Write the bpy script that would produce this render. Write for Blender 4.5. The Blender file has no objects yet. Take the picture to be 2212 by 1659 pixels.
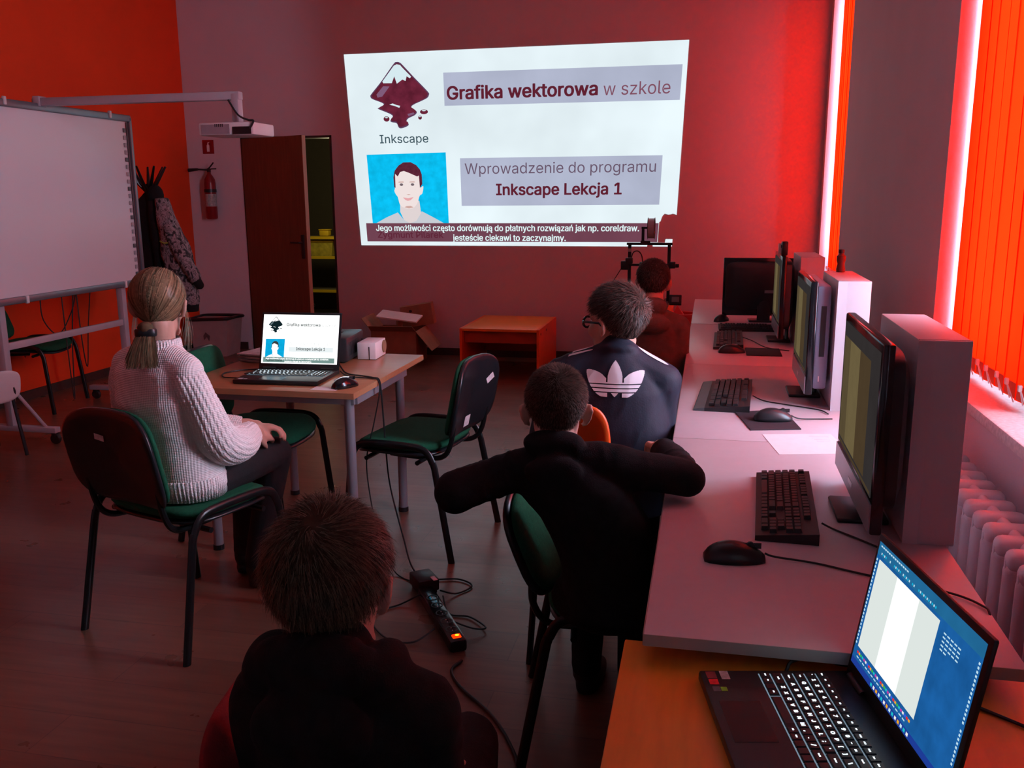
import bpy, bmesh, math, random
import numpy as np
from mathutils import Vector, Matrix, noise
from mathutils.geometry import tessellate_polygon

random.seed(7)
rng = np.random.default_rng(7)
PI = math.pi
SC = bpy.context.scene
COL = SC.collection

# ------------------------------------------------------------------ camera
cam_data = bpy.data.cameras.new('camera')
cam_data.sensor_fit = 'HORIZONTAL'
cam_data.sensor_width = 36.0
cam_data.lens = 31.71
cam_data.clip_start = 0.02
cam = bpy.data.objects.new('camera', cam_data)
COL.objects.link(cam)
cam.matrix_world = Matrix(((0.977, -0.0374, 0.208, 0.0),
                           (0.211, 0.2010, -0.957, 0.0),
                           (-0.0066, 0.9790, 0.204, 1.5),
                           (0, 0, 0, 1))).copy()
_r = cam.matrix_world.to_3x3()
_x = _r.col[0].normalized(); _z = _r.col[2].normalized()
_y = _z.cross(_x).normalized(); _x = _y.cross(_z)
cam.matrix_world = Matrix(((_x.x, _y.x, _z.x, 0), (_x.y, _y.y, _z.y, 0), (_x.z, _y.z, _z.z, 1.5), (0, 0, 0, 1)))
SC.camera = cam

# ------------------------------------------------------------------ daylight: an overcast sky outside the windows
SKY = 23.0
world = bpy.data.worlds.new('overcast_sky')
SC.world = world
world.use_nodes = True
_bg = world.node_tree.nodes['Background']
_bg.inputs['Color'].default_value = (0.76, 0.86, 1.18, 1)
_bg.inputs['Strength'].default_value = SKY

def portal(name, y0, y1, z0, z1, x=1.27):
    l = bpy.data.lights.new(name, 'AREA')
    l.shape = 'RECTANGLE'
    l.size = y1 - y0
    l.size_y = z1 - z0
    l.cycles.is_portal = True
    o = bpy.data.objects.new(name, l)
    COL.objects.link(o)
    o.matrix_world = Matrix(((0, 0, 1, x), (1, 0, 0, (y0 + y1) / 2), (0, 1, 0, (z0 + z1) / 2), (0, 0, 0, 1)))
portal('window_portal', 2.2, 4.0, 0.82, 3.2)
portal('window_portal', 7.45, 8.14, 0.82, 3.2)
portal('window_portal', -1.45, -0.95, 0.82, 2.0)  # serves the added window behind the viewer

# a weak lamp burning in the storage room behind the door
_l = bpy.data.lights.new('storeroom_lamp', 'POINT')
_l.energy = 14.0
_l.color = (1.0, 0.86, 0.50)
_l.shadow_soft_size = 0.12
_o = bpy.data.objects.new('storeroom_lamp', _l)
_o.location = (-4.05, 9.7, 1.7)
COL.objects.link(_o)

SC.view_settings.view_transform = 'Standard'
SC.view_settings.look = 'None'
SC.view_settings.gamma = 1.0
SC.view_settings.use_curve_mapping = False
SC.view_settings.exposure = 0.0
SC.cycles.use_denoising = True
SC.cycles.use_adaptive_sampling = False
SC.cycles.max_bounces = 8
SC.cycles.diffuse_bounces = 5
SC.cycles.glossy_bounces = 3
SC.cycles.transparent_max_bounces = 8
SC.cycles.sample_clamp_indirect = 6.0
SC.cycles.caustics_reflective = False
SC.cycles.caustics_refractive = False

# ------------------------------------------------------------------ helpers
def lin(c):
    return tuple((x / 12.92 if x <= 0.04045 else ((x + 0.055) / 1.055) ** 2.4) for x in [v / 255.0 for v in c])

MATS = {}
def pm(name, col, rough=0.6, metal=0.0, var=0.12, scale=12.0, bump=0.0, bscale=60.0, spec=0.5, stretch=None, sss=0.0, coat=0.0):
    """Principled surface with procedural colour variation and optional fine relief."""
    if name in MATS:
        return MATS[name]
    m = bpy.data.materials.new(name)
    m.use_nodes = True
    nt = m.node_tree
    b = nt.nodes['Principled BSDF']
    tc = nt.nodes.new('ShaderNodeTexCoord')
    mp = nt.nodes.new('ShaderNodeMapping')
    if stretch:
        mp.inputs['Scale'].default_value = stretch
    nt.links.new(tc.outputs['Object'], mp.inputs['Vector'])
    n = nt.nodes.new('ShaderNodeTexNoise')
    n.inputs['Scale'].default_value = scale
    n.inputs['Detail'].default_value = 4
    nt.links.new(mp.outputs['Vector'], n.inputs['Vector'])
    r = nt.nodes.new('ShaderNodeValToRGB')
    r.color_ramp.elements[0].position = 0.25
    r.color_ramp.elements[1].position = 0.75
    r.color_ramp.elements[0].color = tuple(max(0, c * (1 - var)) for c in col[:3]) + (1,)
    r.color_ramp.elements[1].color = tuple(min(1, c * (1 + var)) for c in col[:3]) + (1,)
    nt.links.new(n.outputs['Fac'], r.inputs['Fac'])
    nt.links.new(r.outputs['Color'], b.inputs['Base Color'])
    b.inputs['Roughness'].default_value = rough
    b.inputs['Metallic'].default_value = metal
    b.inputs['Specular IOR Level'].default_value = spec
    if coat:
        b.inputs['Coat Weight'].default_value = coat
        b.inputs['Coat Roughness'].default_value = 0.08
    if sss:
        b.inputs['Subsurface Weight'].default_value = sss
        b.inputs['Subsurface Radius'].default_value = (0.012, 0.005, 0.003)
    if bump:
        n2 = nt.nodes.new('ShaderNodeTexNoise')
        n2.inputs['Scale'].default_value = bscale
        n2.inputs['Detail'].default_value = 3
        nt.links.new(mp.outputs['Vector'], n2.inputs['Vector'])
        bp = nt.nodes.new('ShaderNodeBump')
        bp.inputs['Strength'].default_value = bump
        bp.inputs['Distance'].default_value = 0.004
        nt.links.new(n2.outputs['Fac'], bp.inputs['Height'])
        nt.links.new(bp.outputs['Normal'], b.inputs['Normal'])
    MATS[name] = m
    return m

def em(name, col, strength=1.0, var=0.0, scale=3.0):
    """Light-giving picture surface (screen, projected picture, lamp)."""
    if name in MATS:
        return MATS[name]
    m = bpy.data.materials.new(name)
    m.use_nodes = True
    nt = m.node_tree
    nt.nodes.remove(nt.nodes['Principled BSDF'])
    e = nt.nodes.new('ShaderNodeEmission')
    e.inputs['Strength'].default_value = strength
    e.inputs['Color'].default_value = tuple(col[:3]) + (1,)
    if var:
        tc = nt.nodes.new('ShaderNodeTexCoord')
        n = nt.nodes.new('ShaderNodeTexNoise')
        n.inputs['Scale'].default_value = scale
        n.inputs['Detail'].default_value = 3
        nt.links.new(tc.outputs['Object'], n.inputs['Vector'])
        r = nt.nodes.new('ShaderNodeValToRGB')
        r.color_ramp.elements[0].position = 0.3
        r.color_ramp.elements[1].position = 0.7
        r.color_ramp.elements[0].color = tuple(c * (1 - var) for c in col[:3]) + (1,)
        r.color_ramp.elements[1].color = tuple(c * (1 + var) for c in col[:3]) + (1,)
        nt.links.new(n.outputs['Fac'], r.inputs['Fac'])
        nt.links.new(r.outputs['Color'], e.inputs['Color'])
    nt.links.new(e.outputs['Emission'], nt.nodes['Material Output'].inputs['Surface'])
    MATS[name] = m
    return m

def V(*a):
    return Vector(a[0]) if len(a) == 1 else Vector(a)

class MB:
    """collects shapes for ONE mesh object"""
    def __init__(self):
        self.v = []; self.f = []; self.mi = []
    def add(self, vs, fs, mi=0):
        o = len(self.v)
        self.v += [tuple(p) for p in vs]
        self.f += [tuple(o + i for i in f) for f in fs]
        self.mi += [mi] * len(fs)
        return self
    def box(self, c, s, M=None, mi=0, taper=1.0):
        cx, cy, cz = c; a, b, d = s[0] / 2, s[1] / 2, s[2] / 2
        vs = [(-a, -b, -d), (a, -b, -d), (a, b, -d), (-a, b, -d)]
        vs += [(x * taper, y * taper, d) for x, y, _ in vs]
        vs = [Vector(p) for p in vs]
        if M is not None:
            vs = [M @ p for p in vs]
        vs = [p + Vector(c) for p in vs]
        return self.add(vs, [(3, 2, 1, 0), (4, 5, 6, 7), (0, 1, 5, 4), (1, 2, 6, 5), (2, 3, 7, 6), (3, 0, 4, 7)], mi)
    def bb(self, x0, x1, y0, y1, z0, z1, mi=0):
        return self.box(((x0 + x1) / 2, (y0 + y1) / 2, (z0 + z1) / 2), (x1 - x0, y1 - y0, z1 - z0), mi=mi)
    def rbox(self, c, s, r=0.005, M=None, mi=0, seg=2):
        """box with rounded edges"""
        bm = bmesh.new()
        bmesh.ops.create_cube(bm, size=1.0)
        for v in bm.verts:
            v.co = Vector((v.co.x * s[0], v.co.y * s[1], v.co.z * s[2]))
        bmesh.ops.bevel(bm, geom=list(bm.edges), offset=min(r, min(s) * 0.49), segments=seg, affect='EDGES', profile=0.5)
        return self.bm(bm, Matrix.Translation(c) @ (M.to_4x4() if M is not None else Matrix.Identity(4)), mi)
    def bm(self, bm, M=None, mi=0):
        bm.verts.index_update()
        vs = [(M @ v.co if M is not None else v.co.copy()) for v in bm.verts]
        fs = [[v.index for v in f.verts] for f in bm.faces]
        bm.free()
        return self.add(vs, fs, mi)
    def tube(self, pts, r, n=8, closed=False, mi=0, cap=True, flat=None):
        """round (or oval, flat=(a,b)) tube along a polyline"""
        pts = [Vector(p) for p in pts]
        m = len(pts)
        rs = r if isinstance(r, (list, tuple)) else [r] * m
        vs = []
        prev = None
        for i, p in enumerate(pts):
            a = pts[(i - 1) % m] if (closed or i > 0) else p
            b = pts[(i + 1) % m] if (closed or i < m - 1) else p
            t = (b - a)
            t = t.normalized() if t.length > 1e-9 else Vector((0, 0, 1))
            if prev is None:
                u = t.orthogonal().normalized()
                if flat is not None:
                    u = (Vector(flat[2]) - t * Vector(flat[2]).dot(t)).normalized()
            else:
                u = (prev - t * prev.dot(t))
                u = u.normalized() if u.length > 1e-6 else t.orthogonal().normalized()
            prev = u
            w = t.cross(u)
            fa, fb = (flat[0], flat[1]) if flat is not None else (1, 1)
            for k in range(n):
                an = 2 * PI * k / n
                vs.append(p + (u * math.cos(an) * fa + w * math.sin(an) * fb) * rs[i])
        fs = []
        for i in range(m if closed else m - 1):
            j = (i + 1) % m
            for k in range(n):
                k2 = (k + 1) % n
                fs.append((i * n + k, i * n + k2, j * n + k2, j * n + k))
        if cap and not closed:
            fs.append(tuple(range(n - 1, -1, -1)))
            fs.append(tuple((m - 1) * n + k for k in range(n)))
        return self.add(vs, fs, mi)
    def cyl(self, p0, p1, r0, r1=None, n=16, mi=0):
        return self.tube([p0, p1], [r0, r0 if r1 is None else r1], n, mi=mi)
    def lathe(self, prof, c=(0, 0, 0), n=20, M=None, mi=0):
        """prof: list of (radius, z)"""
        vs = []
        for r, z in prof:
            for k in range(n):
                a = 2 * PI * k / n
                vs.append(Vector((max(r, 1e-4) * math.cos(a), max(r, 1e-4) * math.sin(a), z)))
        if M is not None:
            vs = [M @ p for p in vs]
        vs = [p + Vector(c) for p in vs]
        fs = []
        for i in range(len(prof) - 1):
            for k in range(n):
                k2 = (k + 1) % n
                fs.append((i * n + k, i * n + k2, (i + 1) * n + k2, (i + 1) * n + k))
        fs.append(tuple(range(n - 1, -1, -1)))
        fs.append(tuple((len(prof) - 1) * n + k for k in range(n)))
        return self.add(vs, fs, mi)
    def ell(self, c, rad, M=None, n=14, mi=0):
        vs = []; fs = []
        m = n // 2
        for i in range(1, m):
            th = PI * i / m
            for k in range(n):
                a = 2 * PI * k / n
                vs.append(Vector((rad[0] * math.sin(th) * math.cos(a), rad[1] * math.sin(th) * math.sin(a), rad[2] * math.cos(th))))
        top = len(vs); vs.append(Vector((0, 0, rad[2])))
        bot = len(vs); vs.append(Vector((0, 0, -rad[2])))
        for i in range(m - 2):
            for k in range(n):
                k2 = (k + 1) % n
                fs.append((i * n + k, (i + 1) * n + k, (i + 1) * n + k2, i * n + k2))
        for k in range(n):
            k2 = (k + 1) % n
            fs.append((top, k, k2))
            fs.append((bot, (m - 2) * n + k2, (m - 2) * n + k))
        if M is not None:
            vs = [M @ p for p in vs]
        vs = [p + Vector(c) for p in vs]
        return self.add(vs, fs, mi)
    def cap(self, p0, r0, p1, r1, n=14, mi=0):
        """tapered capsule"""
        self.tube([p0, p1], [r0, r1], n, mi=mi)
        self.ell(p0, (r0,) * 3, n=n, mi=mi)
        self.ell(p1, (r1,) * 3, n=n, mi=mi)
        return self
    def chain(self, pts, rs, n=14):
        for i in range(len(pts) - 1):
            self.cap(pts[i], rs[i], pts[i + 1], rs[i + 1], n)
        return self
    def loft(self, rings, n=28, mi=0):
        """rings: (center, axisA, halfA, axisB, halfB[, power])"""
        vs = []
        for rg in rings:
            c, A, a, Bx, b = rg[:5]
            pw = rg[5] if len(rg) > 5 else 2.4
            for k in range(n):
                t = 2 * PI * k / n
                ct, st = math.cos(t), math.sin(t)
                x = math.copysign(abs(ct) ** (2 / pw), ct) * a
                y = math.copysign(abs(st) ** (2 / pw), st) * b
                vs.append(Vector(c) + Vector(A) * x + Vector(Bx) * y)
        fs = []
        for i in range(len(rings) - 1):
            for k in range(n):
                k2 = (k + 1) % n
                fs.append((i * n + k, i * n + k2, (i + 1) * n + k2, (i + 1) * n + k))
        fs.append(tuple(range(n - 1, -1, -1)))
        fs.append(tuple((len(rings) - 1) * n + k for k in range(n)))
        return self.add(vs, fs, mi)
    def prism(self, poly, ax0, ax1, axis='z', mi=0):
        """poly of 2D points extruded between ax0 and ax1 along an axis"""
        def P(p, h):
            return {'z': (p[0], p[1], h), 'y': (p[0], h, p[1]), 'x': (h, p[0], p[1])}[axis]
        n = len(poly)
        vs = [P(p, ax0) for p in poly] + [P(p, ax1) for p in poly]
        fs = [tuple(range(n - 1, -1, -1)), tuple(range(n, 2 * n))]
        fs += [(i, (i + 1) % n, n + (i + 1) % n, n + i) for i in range(n)]
        return self.add(vs, fs, mi)
    def mesh(self, name, mats=None, smooth=False):
        me = bpy.data.meshes.new(name)
        me.from_pydata([tuple(p) for p in self.v], [], self.f)
        if mats is not None:
            for m in (mats if isinstance(mats, (list, tuple)) else [mats]):
                me.materials.append(m)
            if any(self.mi):
                me.polygons.foreach_set('material_index', self.mi)
        bm = bmesh.new(); bm.from_mesh(me)
        bmesh.ops.recalc_face_normals(bm, faces=bm.faces)
        bm.to_mesh(me); bm.free()
        if smooth:
            me.polygons.foreach_set('use_smooth', [True] * len(me.polygons))
            if smooth != 'all':
                me.set_sharp_from_angle(angle=math.radians(40))
        me.update()
        return me
    def build(self, name, mat, parent=None, smooth=False, label=None, M=None):
        return link(name, self.mesh(name, mat, smooth), parent, label, M)

def link(name, me, parent=None, label=None, M=None):
    o = bpy.data.objects.new(name, me)
    COL.objects.link(o)
    if parent is not None:
        o.parent = parent
    if M is not None:
        o.matrix_local = M
    if label:
        o['label'] = label
    return o

def tag(o, label, cat, group=None, kind=None):
    o['label'] = label
    o['category'] = cat
    if group:
        o['group'] = group
    if kind:
        o['kind'] = kind
    return o

def thing(name, label, cat, loc=(0, 0, 0), rz=0.0, group=None, kind=None):
    o = bpy.data.objects.new(name, None)
    o.empty_display_size = 0.1
    COL.objects.link(o)
    o.location = loc
    o.rotation_euler = (0, 0, rz)
    return tag(o, label, cat, group, kind)

def copy_tree(o, parent=None):
    c = o.copy()
    COL.objects.link(c)
    c.parent = parent
    for ch in [x for x in o.children]:
        copy_tree(ch, c)
    return c

def crom(pts, k=6, closed=False):
    """smooth curve through points"""
    pts = [np.array(p, float) for p in pts]
    n = len(pts); out = []
    rngi = range(n) if closed else range(n - 1)
    for i in rngi:
        p0 = pts[(i - 1) % n] if (closed or i > 0) else pts[i]
        p1 = pts[i]; p2 = pts[(i + 1) % n]
        p3 = pts[(i + 2) % n] if (closed or i + 2 < n) else p2
        for j in range(k):
            t = j / k
            out.append(0.5 * ((2 * p1) + (p2 - p0) * t + (2 * p0 - 5 * p1 + 4 * p2 - p3) * t * t + (3 * p1 - p0 - 3 * p2 + p3) * t ** 3))
    if not closed:
        out.append(pts[-1])
    return [tuple(float(a) for a in p) for p in out]

def polymesh(name, poly, fn, mat, parent):
    """flat picture element: 2D polygon mapped by fn(u, v) to 3D"""
    me = bpy.data.meshes.new(name)
    tris = tessellate_polygon([[Vector((p[0], p[1], 0)) for p in poly]])
    me.from_pydata([tuple(fn(p[0], p[1])) for p in poly], [], [tuple(t) for t in tris])
    me.materials.append(mat)
    me.update()
    return link(name, me, parent)

FONT = None
try:
    import os
    _fp = os.path.join(bpy.utils.resource_path('LOCAL'), 'datafiles', 'fonts', 'Inter.woff2')
    if os.path.exists(_fp):
        FONT = bpy.data.fonts.load(_fp)
except Exception:
    FONT = None
_textcache = {}
def text_mesh(s, bold=0.0):
    key = (s, bold)
    if key in _textcache:
        return _textcache[key]
    cu = bpy.data.curves.new('t', 'FONT')
    cu.body = s
    if FONT is not None:
        cu.font = FONT
    cu.size = 1.0
    cu.resolution_u = 3
    cu.fill_mode = 'NONE'
    ob = bpy.data.objects.new('t', cu)
    COL.objects.link(ob)
    dg = bpy.context.evaluated_depsgraph_get()
    me = bpy.data.meshes.new_from_object(ob.evaluated_get(dg))
    co = [(v.co.x, v.co.y) for v in me.vertices]
    nxt = {}
    for e in me.edges:
        nxt.setdefault(e.vertices[0], []).append(e.vertices[1])
        nxt.setdefault(e.vertices[1], []).append(e.vertices[0])
    bpy.data.objects.remove(ob)
    bpy.data.curves.remove(cu)
    bpy.data.meshes.remove(me)
    seen = set(); loops = []
    for v0 in range(len(co)):
        if v0 in seen or v0 not in nxt:
            continue
        lp = [v0]; seen.add(v0); cur = v0
        while True:
            c = [q for q in nxt[cur] if q not in seen]
            if not c:
                break
            # outlines keep their point order
            cur = cur + 1 if cur + 1 in c else c[0]
            lp.append(cur); seen.add(cur)
        loops.append(lp)
    def area(lp):
        return 0.5 * sum(co[lp[i]][0] * co[lp[(i + 1) % len(lp)]][1] - co[lp[(i + 1) % len(lp)]][0] * co[lp[i]][1] for i in range(len(lp)))
    def inside(p, lp):
        r = False
        for i in range(len(lp)):
            (x0, y0), (x1, y1) = co[lp[i]], co[lp[(i + 1) % len(lp)]]
            if (y0 > p[1]) != (y1 > p[1]) and p[0] < (x1 - x0) * (p[1] - y0) / (y1 - y0) + x0:
                r = not r
        return r
    ars = [area(lp) for lp in loops]
    sign = math.copysign(1, max(ars, key=abs)) if ars else 1
    outs = [i for i, q in enumerate(ars) if q * sign > 0]
    holes = {i: [] for i in outs}
    for i, q in enumerate(ars):
        if q * sign < 0:
            own = [o for o in outs if inside(co[loops[i][0]], loops[o])]
            if own:
                holes[min(own, key=lambda o: abs(ars[o]))].append(i)
    vs_, fs = [], []
    for o in outs:
        polys = [loops[o]] + [loops[h] for h in holes[o]]
        flat = [q for lp in polys for q in lp]
        base = len(vs_)
        vs_ += [co[q] for q in flat]
        for t in tessellate_polygon([[Vector((co[q][0], co[q][1], 0)) for q in lp] for lp in polys]):
            fs.append(tuple(base + q for q in t))
    vs = np.array(vs_).reshape(-1, 2)
    if bold > 0:
        n = len(vs)
        sh = [(0, 0), (bold, 0), (-bold, 0), (bold * 0.7, bold * 0.6), (-bold * 0.7, bold * 0.6), (bold * 0.7, -bold * 0.6), (-bold * 0.7, -bold * 0.6)]
        f0 = list(fs)
        vs = np.concatenate([vs + np.array(d) for d in sh])
        fs = [tuple(i + k * n for i in f) for k in range(len(sh)) for f in f0]
    _textcache[key] = (vs, fs)
    return vs, fs

def text_part(name, s, u0, u1, vbase, cap, fn, mat, parent, bold=0.0):
    """writing fitted between u0 and u1, baseline vbase, capital height cap"""
    vs, fs = text_mesh(s, bold)
    x0, x1 = vs[:, 0].min(), vs[:, 0].max()
    uu = u0 + (vs[:, 0] - x0) / (x1 - x0) * (u1 - u0)
    hs, _ = text_mesh('H')
    vv = vbase + vs[:, 1] / hs[:, 1].max() * cap
    # every word is a piece of its own
    order = sorted(range(len(fs)), key=lambda i: min(vs[q, 0] for q in fs[i]))
    words = []; right = -1e9
    for i in order:
        x0_ = min(vs[q, 0] for q in fs[i])
        if x0_ - right > 0.135:
            words.append([])
        right = max(right, max(vs[q, 0] for q in fs[i]))
        words[-1].append(fs[i])
    for w in words:
        ids = sorted({q for f in w for q in f})
        mp = {q: k for k, q in enumerate(ids)}
        me = bpy.data.meshes.new(name)
        me.from_pydata([tuple(fn(uu[q], vv[q])) for q in ids], [], [tuple(mp[q] for q in f) for f in w])
        me.materials.append(mat)
        me.update()
        link(name, me, parent)

def struct(name, mb, mat, label, cat, smooth=False):
    return tag(mb.build(name, mat, None, smooth), label, cat, kind='structure')

# ------------------------------------------------------------------ materials of the room
m_wall = pm('pale_plaster', (0.66, 0.60, 0.64), 0.85, var=0.03, scale=3, bump=0.15, bscale=180)
m_orange_wall = pm('orange_wall_paint', (0.80, 0.055, 0.003), 0.8, var=0.05, scale=2.5, bump=0.12, bscale=160)
m_ceiling = pm('ceiling_paint', (0.62, 0.60, 0.60), 0.9, var=0.03)
m_base = pm('dark_brown_skirting', (0.055, 0.030, 0.024), 0.5, var=0.15, scale=20, stretch=(1, 1, 6))
m_door = pm('brown_door_veneer', (0.155, 0.062, 0.030), 0.45, var=0.22, scale=9, stretch=(6, 6, 0.35), bump=0.1, bscale=40)
m_door_edge = pm('door_edge_lipping', (0.36, 0.20, 0.12), 0.5, var=0.1)
m_frame = pm('white_window_paint', (0.74, 0.72, 0.74), 0.4, var=0.03)
m_metal_dark = pm('dark_metal', (0.05, 0.05, 0.055), 0.35, metal=0.7, var=0.1)
m_chrome = pm('brushed_steel', (0.55, 0.55, 0.57), 0.3, metal=0.9, var=0.08, scale=30)
m_black = pm('black_plastic', (0.012, 0.012, 0.014), 0.38, var=0.2, scale=40, bump=0.08, bscale=400)
m_black_gloss = pm('glossy_black_plastic', (0.008, 0.008, 0.010), 0.14, var=0.2, scale=20)
m_rubber = pm('black_rubber_cable', (0.010, 0.010, 0.011), 0.5, var=0.2)
m_white = pm('white_plastic', (0.70, 0.69, 0.70), 0.4, var=0.04)
m_paper = pm('white_paper', (0.80, 0.80, 0.80), 0.8, var=0.03, scale=30)
m_card = pm('brown_cardboard', (0.33, 0.19, 0.11), 0.85, var=0.15, scale=14, bump=0.1, bscale=90)
m_orange_lam = pm('orange_laminate', (0.78, 0.20, 0.015), 0.38, var=0.10, scale=6, stretch=(1, 8, 1), bump=0.05, bscale=60)

def floor_material():
    m = bpy.data.materials.new('brown_laminate_floor')
    m.use_nodes = True
    nt = m.node_tree
    b = nt.nodes['Principled BSDF']
    tc = nt.nodes.new('ShaderNodeTexCoord')
    br = nt.nodes.new('ShaderNodeTexBrick')
    br.inputs['Scale'].default_value = 1.0
    br.inputs['Brick Width'].default_value = 1.2
    br.inputs['Row Height'].default_value = 0.19
    br.inputs['Mortar Size'].default_value = 0.0016
    br.inputs['Mortar Smooth'].default_value = 0.3
    br.inputs['Color1'].default_value = (0.215, 0.105, 0.066, 1)
    br.inputs['Color2'].default_value = (0.165, 0.080, 0.052, 1)
    br.inputs['Mortar'].default_value = (0.10, 0.05, 0.035, 1)
    nt.links.new(tc.outputs['Object'], br.inputs['Vector'])
    mp = nt.nodes.new('ShaderNodeMapping')
    mp.inputs['Scale'].default_value = (2.0, 26.0, 1.0)
    nt.links.new(tc.outputs['Object'], mp.inputs['Vector'])
    n = nt.nodes.new('ShaderNodeTexNoise')
    n.inputs['Scale'].default_value = 1.4
    n.inputs['Detail'].default_value = 6
    nt.links.new(mp.outputs['Vector'], n.inputs['Vector'])
    mx = nt.nodes.new('ShaderNodeMix')
    mx.data_type = 'RGBA'; mx.blend_type = 'MULTIPLY'
    mx.inputs['Factor'].default_value = 0.55
    r = nt.nodes.new('ShaderNodeValToRGB')
    r.color_ramp.elements[0].position = 0.3; r.color_ramp.elements[0].color = (0.45, 0.42, 0.40, 1)
    r.color_ramp.elements[1].position = 0.75; r.color_ramp.elements[1].color = (1, 1, 1, 1)
    nt.links.new(n.outputs['Fac'], r.inputs['Fac'])
    nt.links.new(br.outputs['Color'], mx.inputs['A'])
    nt.links.new(r.outputs['Color'], mx.inputs['B'])
    nt.links.new(mx.outputs['Result'], b.inputs['Base Color'])
    b.inputs['Roughness'].default_value = 0.27
    n3 = nt.nodes.new('ShaderNodeTexNoise')
    n3.inputs['Scale'].default_value = 5.0
    n3.inputs['Detail'].default_value = 5
    nt.links.new(tc.outputs['Object'], n3.inputs['Vector'])
    mr = nt.nodes.new('ShaderNodeMapRange')
    mr.inputs['To Min'].default_value = 0.20
    mr.inputs['To Max'].default_value = 0.42
    nt.links.new(n3.outputs['Fac'], mr.inputs['Value'])
    nt.links.new(mr.outputs['Result'], b.inputs['Roughness'])
    bp = nt.nodes.new('ShaderNodeBump')
    bp.inputs['Strength'].default_value = 0.12
    bp.inputs['Distance'].default_value = 0.002
    nt.links.new(br.outputs['Fac'], bp.inputs['Height'])
    bp.invert = True
    nt.links.new(bp.outputs['Normal'], b.inputs['Normal'])
    return m
m_floor = floor_material()

# ------------------------------------------------------------------ room shell
XL, XR, YB, YF, ZC = -5.05, 0.92, 8.27, -2.2, 3.5
struct('floor', MB().bb(XL - 0.2, XR + 0.4, YF - 0.2, YB + 0.15, -0.1, 0), m_floor, 'reddish brown glossy laminate floor of the classroom', 'floor')
struct('ceiling', MB().bb(XL - 0.2, XR + 0.4, YF - 0.2, YB + 0.15, ZC, ZC + 0.1), m_ceiling, 'pale ceiling over the classroom', 'ceiling')
struct('wall_left', MB().bb(XL - 0.15, XL, YF, YB + 0.15, 0, ZC), m_orange_wall, 'orange painted wall behind the whiteboard', 'wall')
struct('wall_front', MB().bb(XL - 0.15, XR + 0.38, YF - 0.15, YF, 0, ZC), m_wall, 'pale wall closing the room behind the viewer', 'wall')
D0, D1, DZ = -4.47, -3.53, 2.075
struct('wall_back', MB().bb(XL, D0, YB, YB + 0.15, 0, ZC).bb(D1, XR + 0.38, YB, YB + 0.15, 0, ZC).bb(D0, D1, YB, YB + 0.15, DZ, ZC),
       m_wall, 'pale wall carrying the projected picture', 'wall')
WZ0, WZ1 = 0.78, 3.2
NW0, NW1 = 2.2, 4.0
FW0, FW1 = 6.97, 8.14
RW0, RW1, RWZ = -1.45, -0.95, 2.0
wr = MB()
wr.bb(XR, XR + 0.38, YF, YB, 0, WZ0).bb(XR, XR + 0.38, YF, YB, WZ1, ZC)
wr.bb(XR, XR + 0.38, YF, RW0, WZ0, WZ1).bb(XR, XR + 0.38, RW0, RW1, RWZ, WZ1).bb(XR, XR + 0.38, RW1, NW0, WZ0, WZ1).bb(XR + 0.2, XR + 0.38, FW0, 7.45, WZ0, WZ1).bb(XR, XR + 0.38, NW1, FW0, WZ0, WZ1).bb(XR, XR + 0.38, FW1, YB, WZ0, WZ1)  # unseen panel inside the far recess added to cut daylight on the blind
struct('wall_right', wr, m_wall, 'pale window wall with a broad pier between two recesses', 'wall')

sk = MB().bb(XL, XL + 0.015, YF, YB, 0, 0.07)
struct('baseboard_left', sk, m_base, 'dark brown skirting along the orange wall', 'skirting')
sk = MB().bb(XL + 0.015, D0 - 0.06, YB - 0.015, YB, 0, 0.07).bb(D1 + 0.06, XR, YB - 0.015, YB, 0, 0.07)
struct('baseboard_back', sk, m_base, 'dark brown skirting along the back wall', 'skirting')

# ------------------------------------------------------------------ windows with sills
def glass_material():
    m = bpy.data.materials.new('window_glass')
    m.use_nodes = True
    nt = m.node_tree
    nt.nodes.remove(nt.nodes['Principled BSDF'])
    t = nt.nodes.new('ShaderNodeBsdfTransparent')
    t.inputs['Color'].default_value = (0.93, 0.96, 0.95, 1)
    g = nt.nodes.new('ShaderNodeBsdfGlossy')
    g.inputs['Roughness'].default_value = 0.02
    fr = nt.nodes.new('ShaderNodeFresnel')
    fr.inputs['IOR'].default_value = 1.3
    mx = nt.nodes.new('ShaderNodeMixShader')
    nt.links.new(fr.outputs['Fac'], mx.inputs['Fac'])
    nt.links.new(t.outputs['BSDF'], mx.inputs[1])
    nt.links.new(g.outputs['BSDF'], mx.inputs[2])
    nt.links.new(mx.outputs['Shader'], nt.nodes['Material Output'].inputs['Surface'])
    return m
m_glass = glass_material()
m_sill = pm('pinkish_stone_sill', (0.62, 0.55, 0.55), 0.35, var=0.22, scale=70, bump=0.03)

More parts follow.
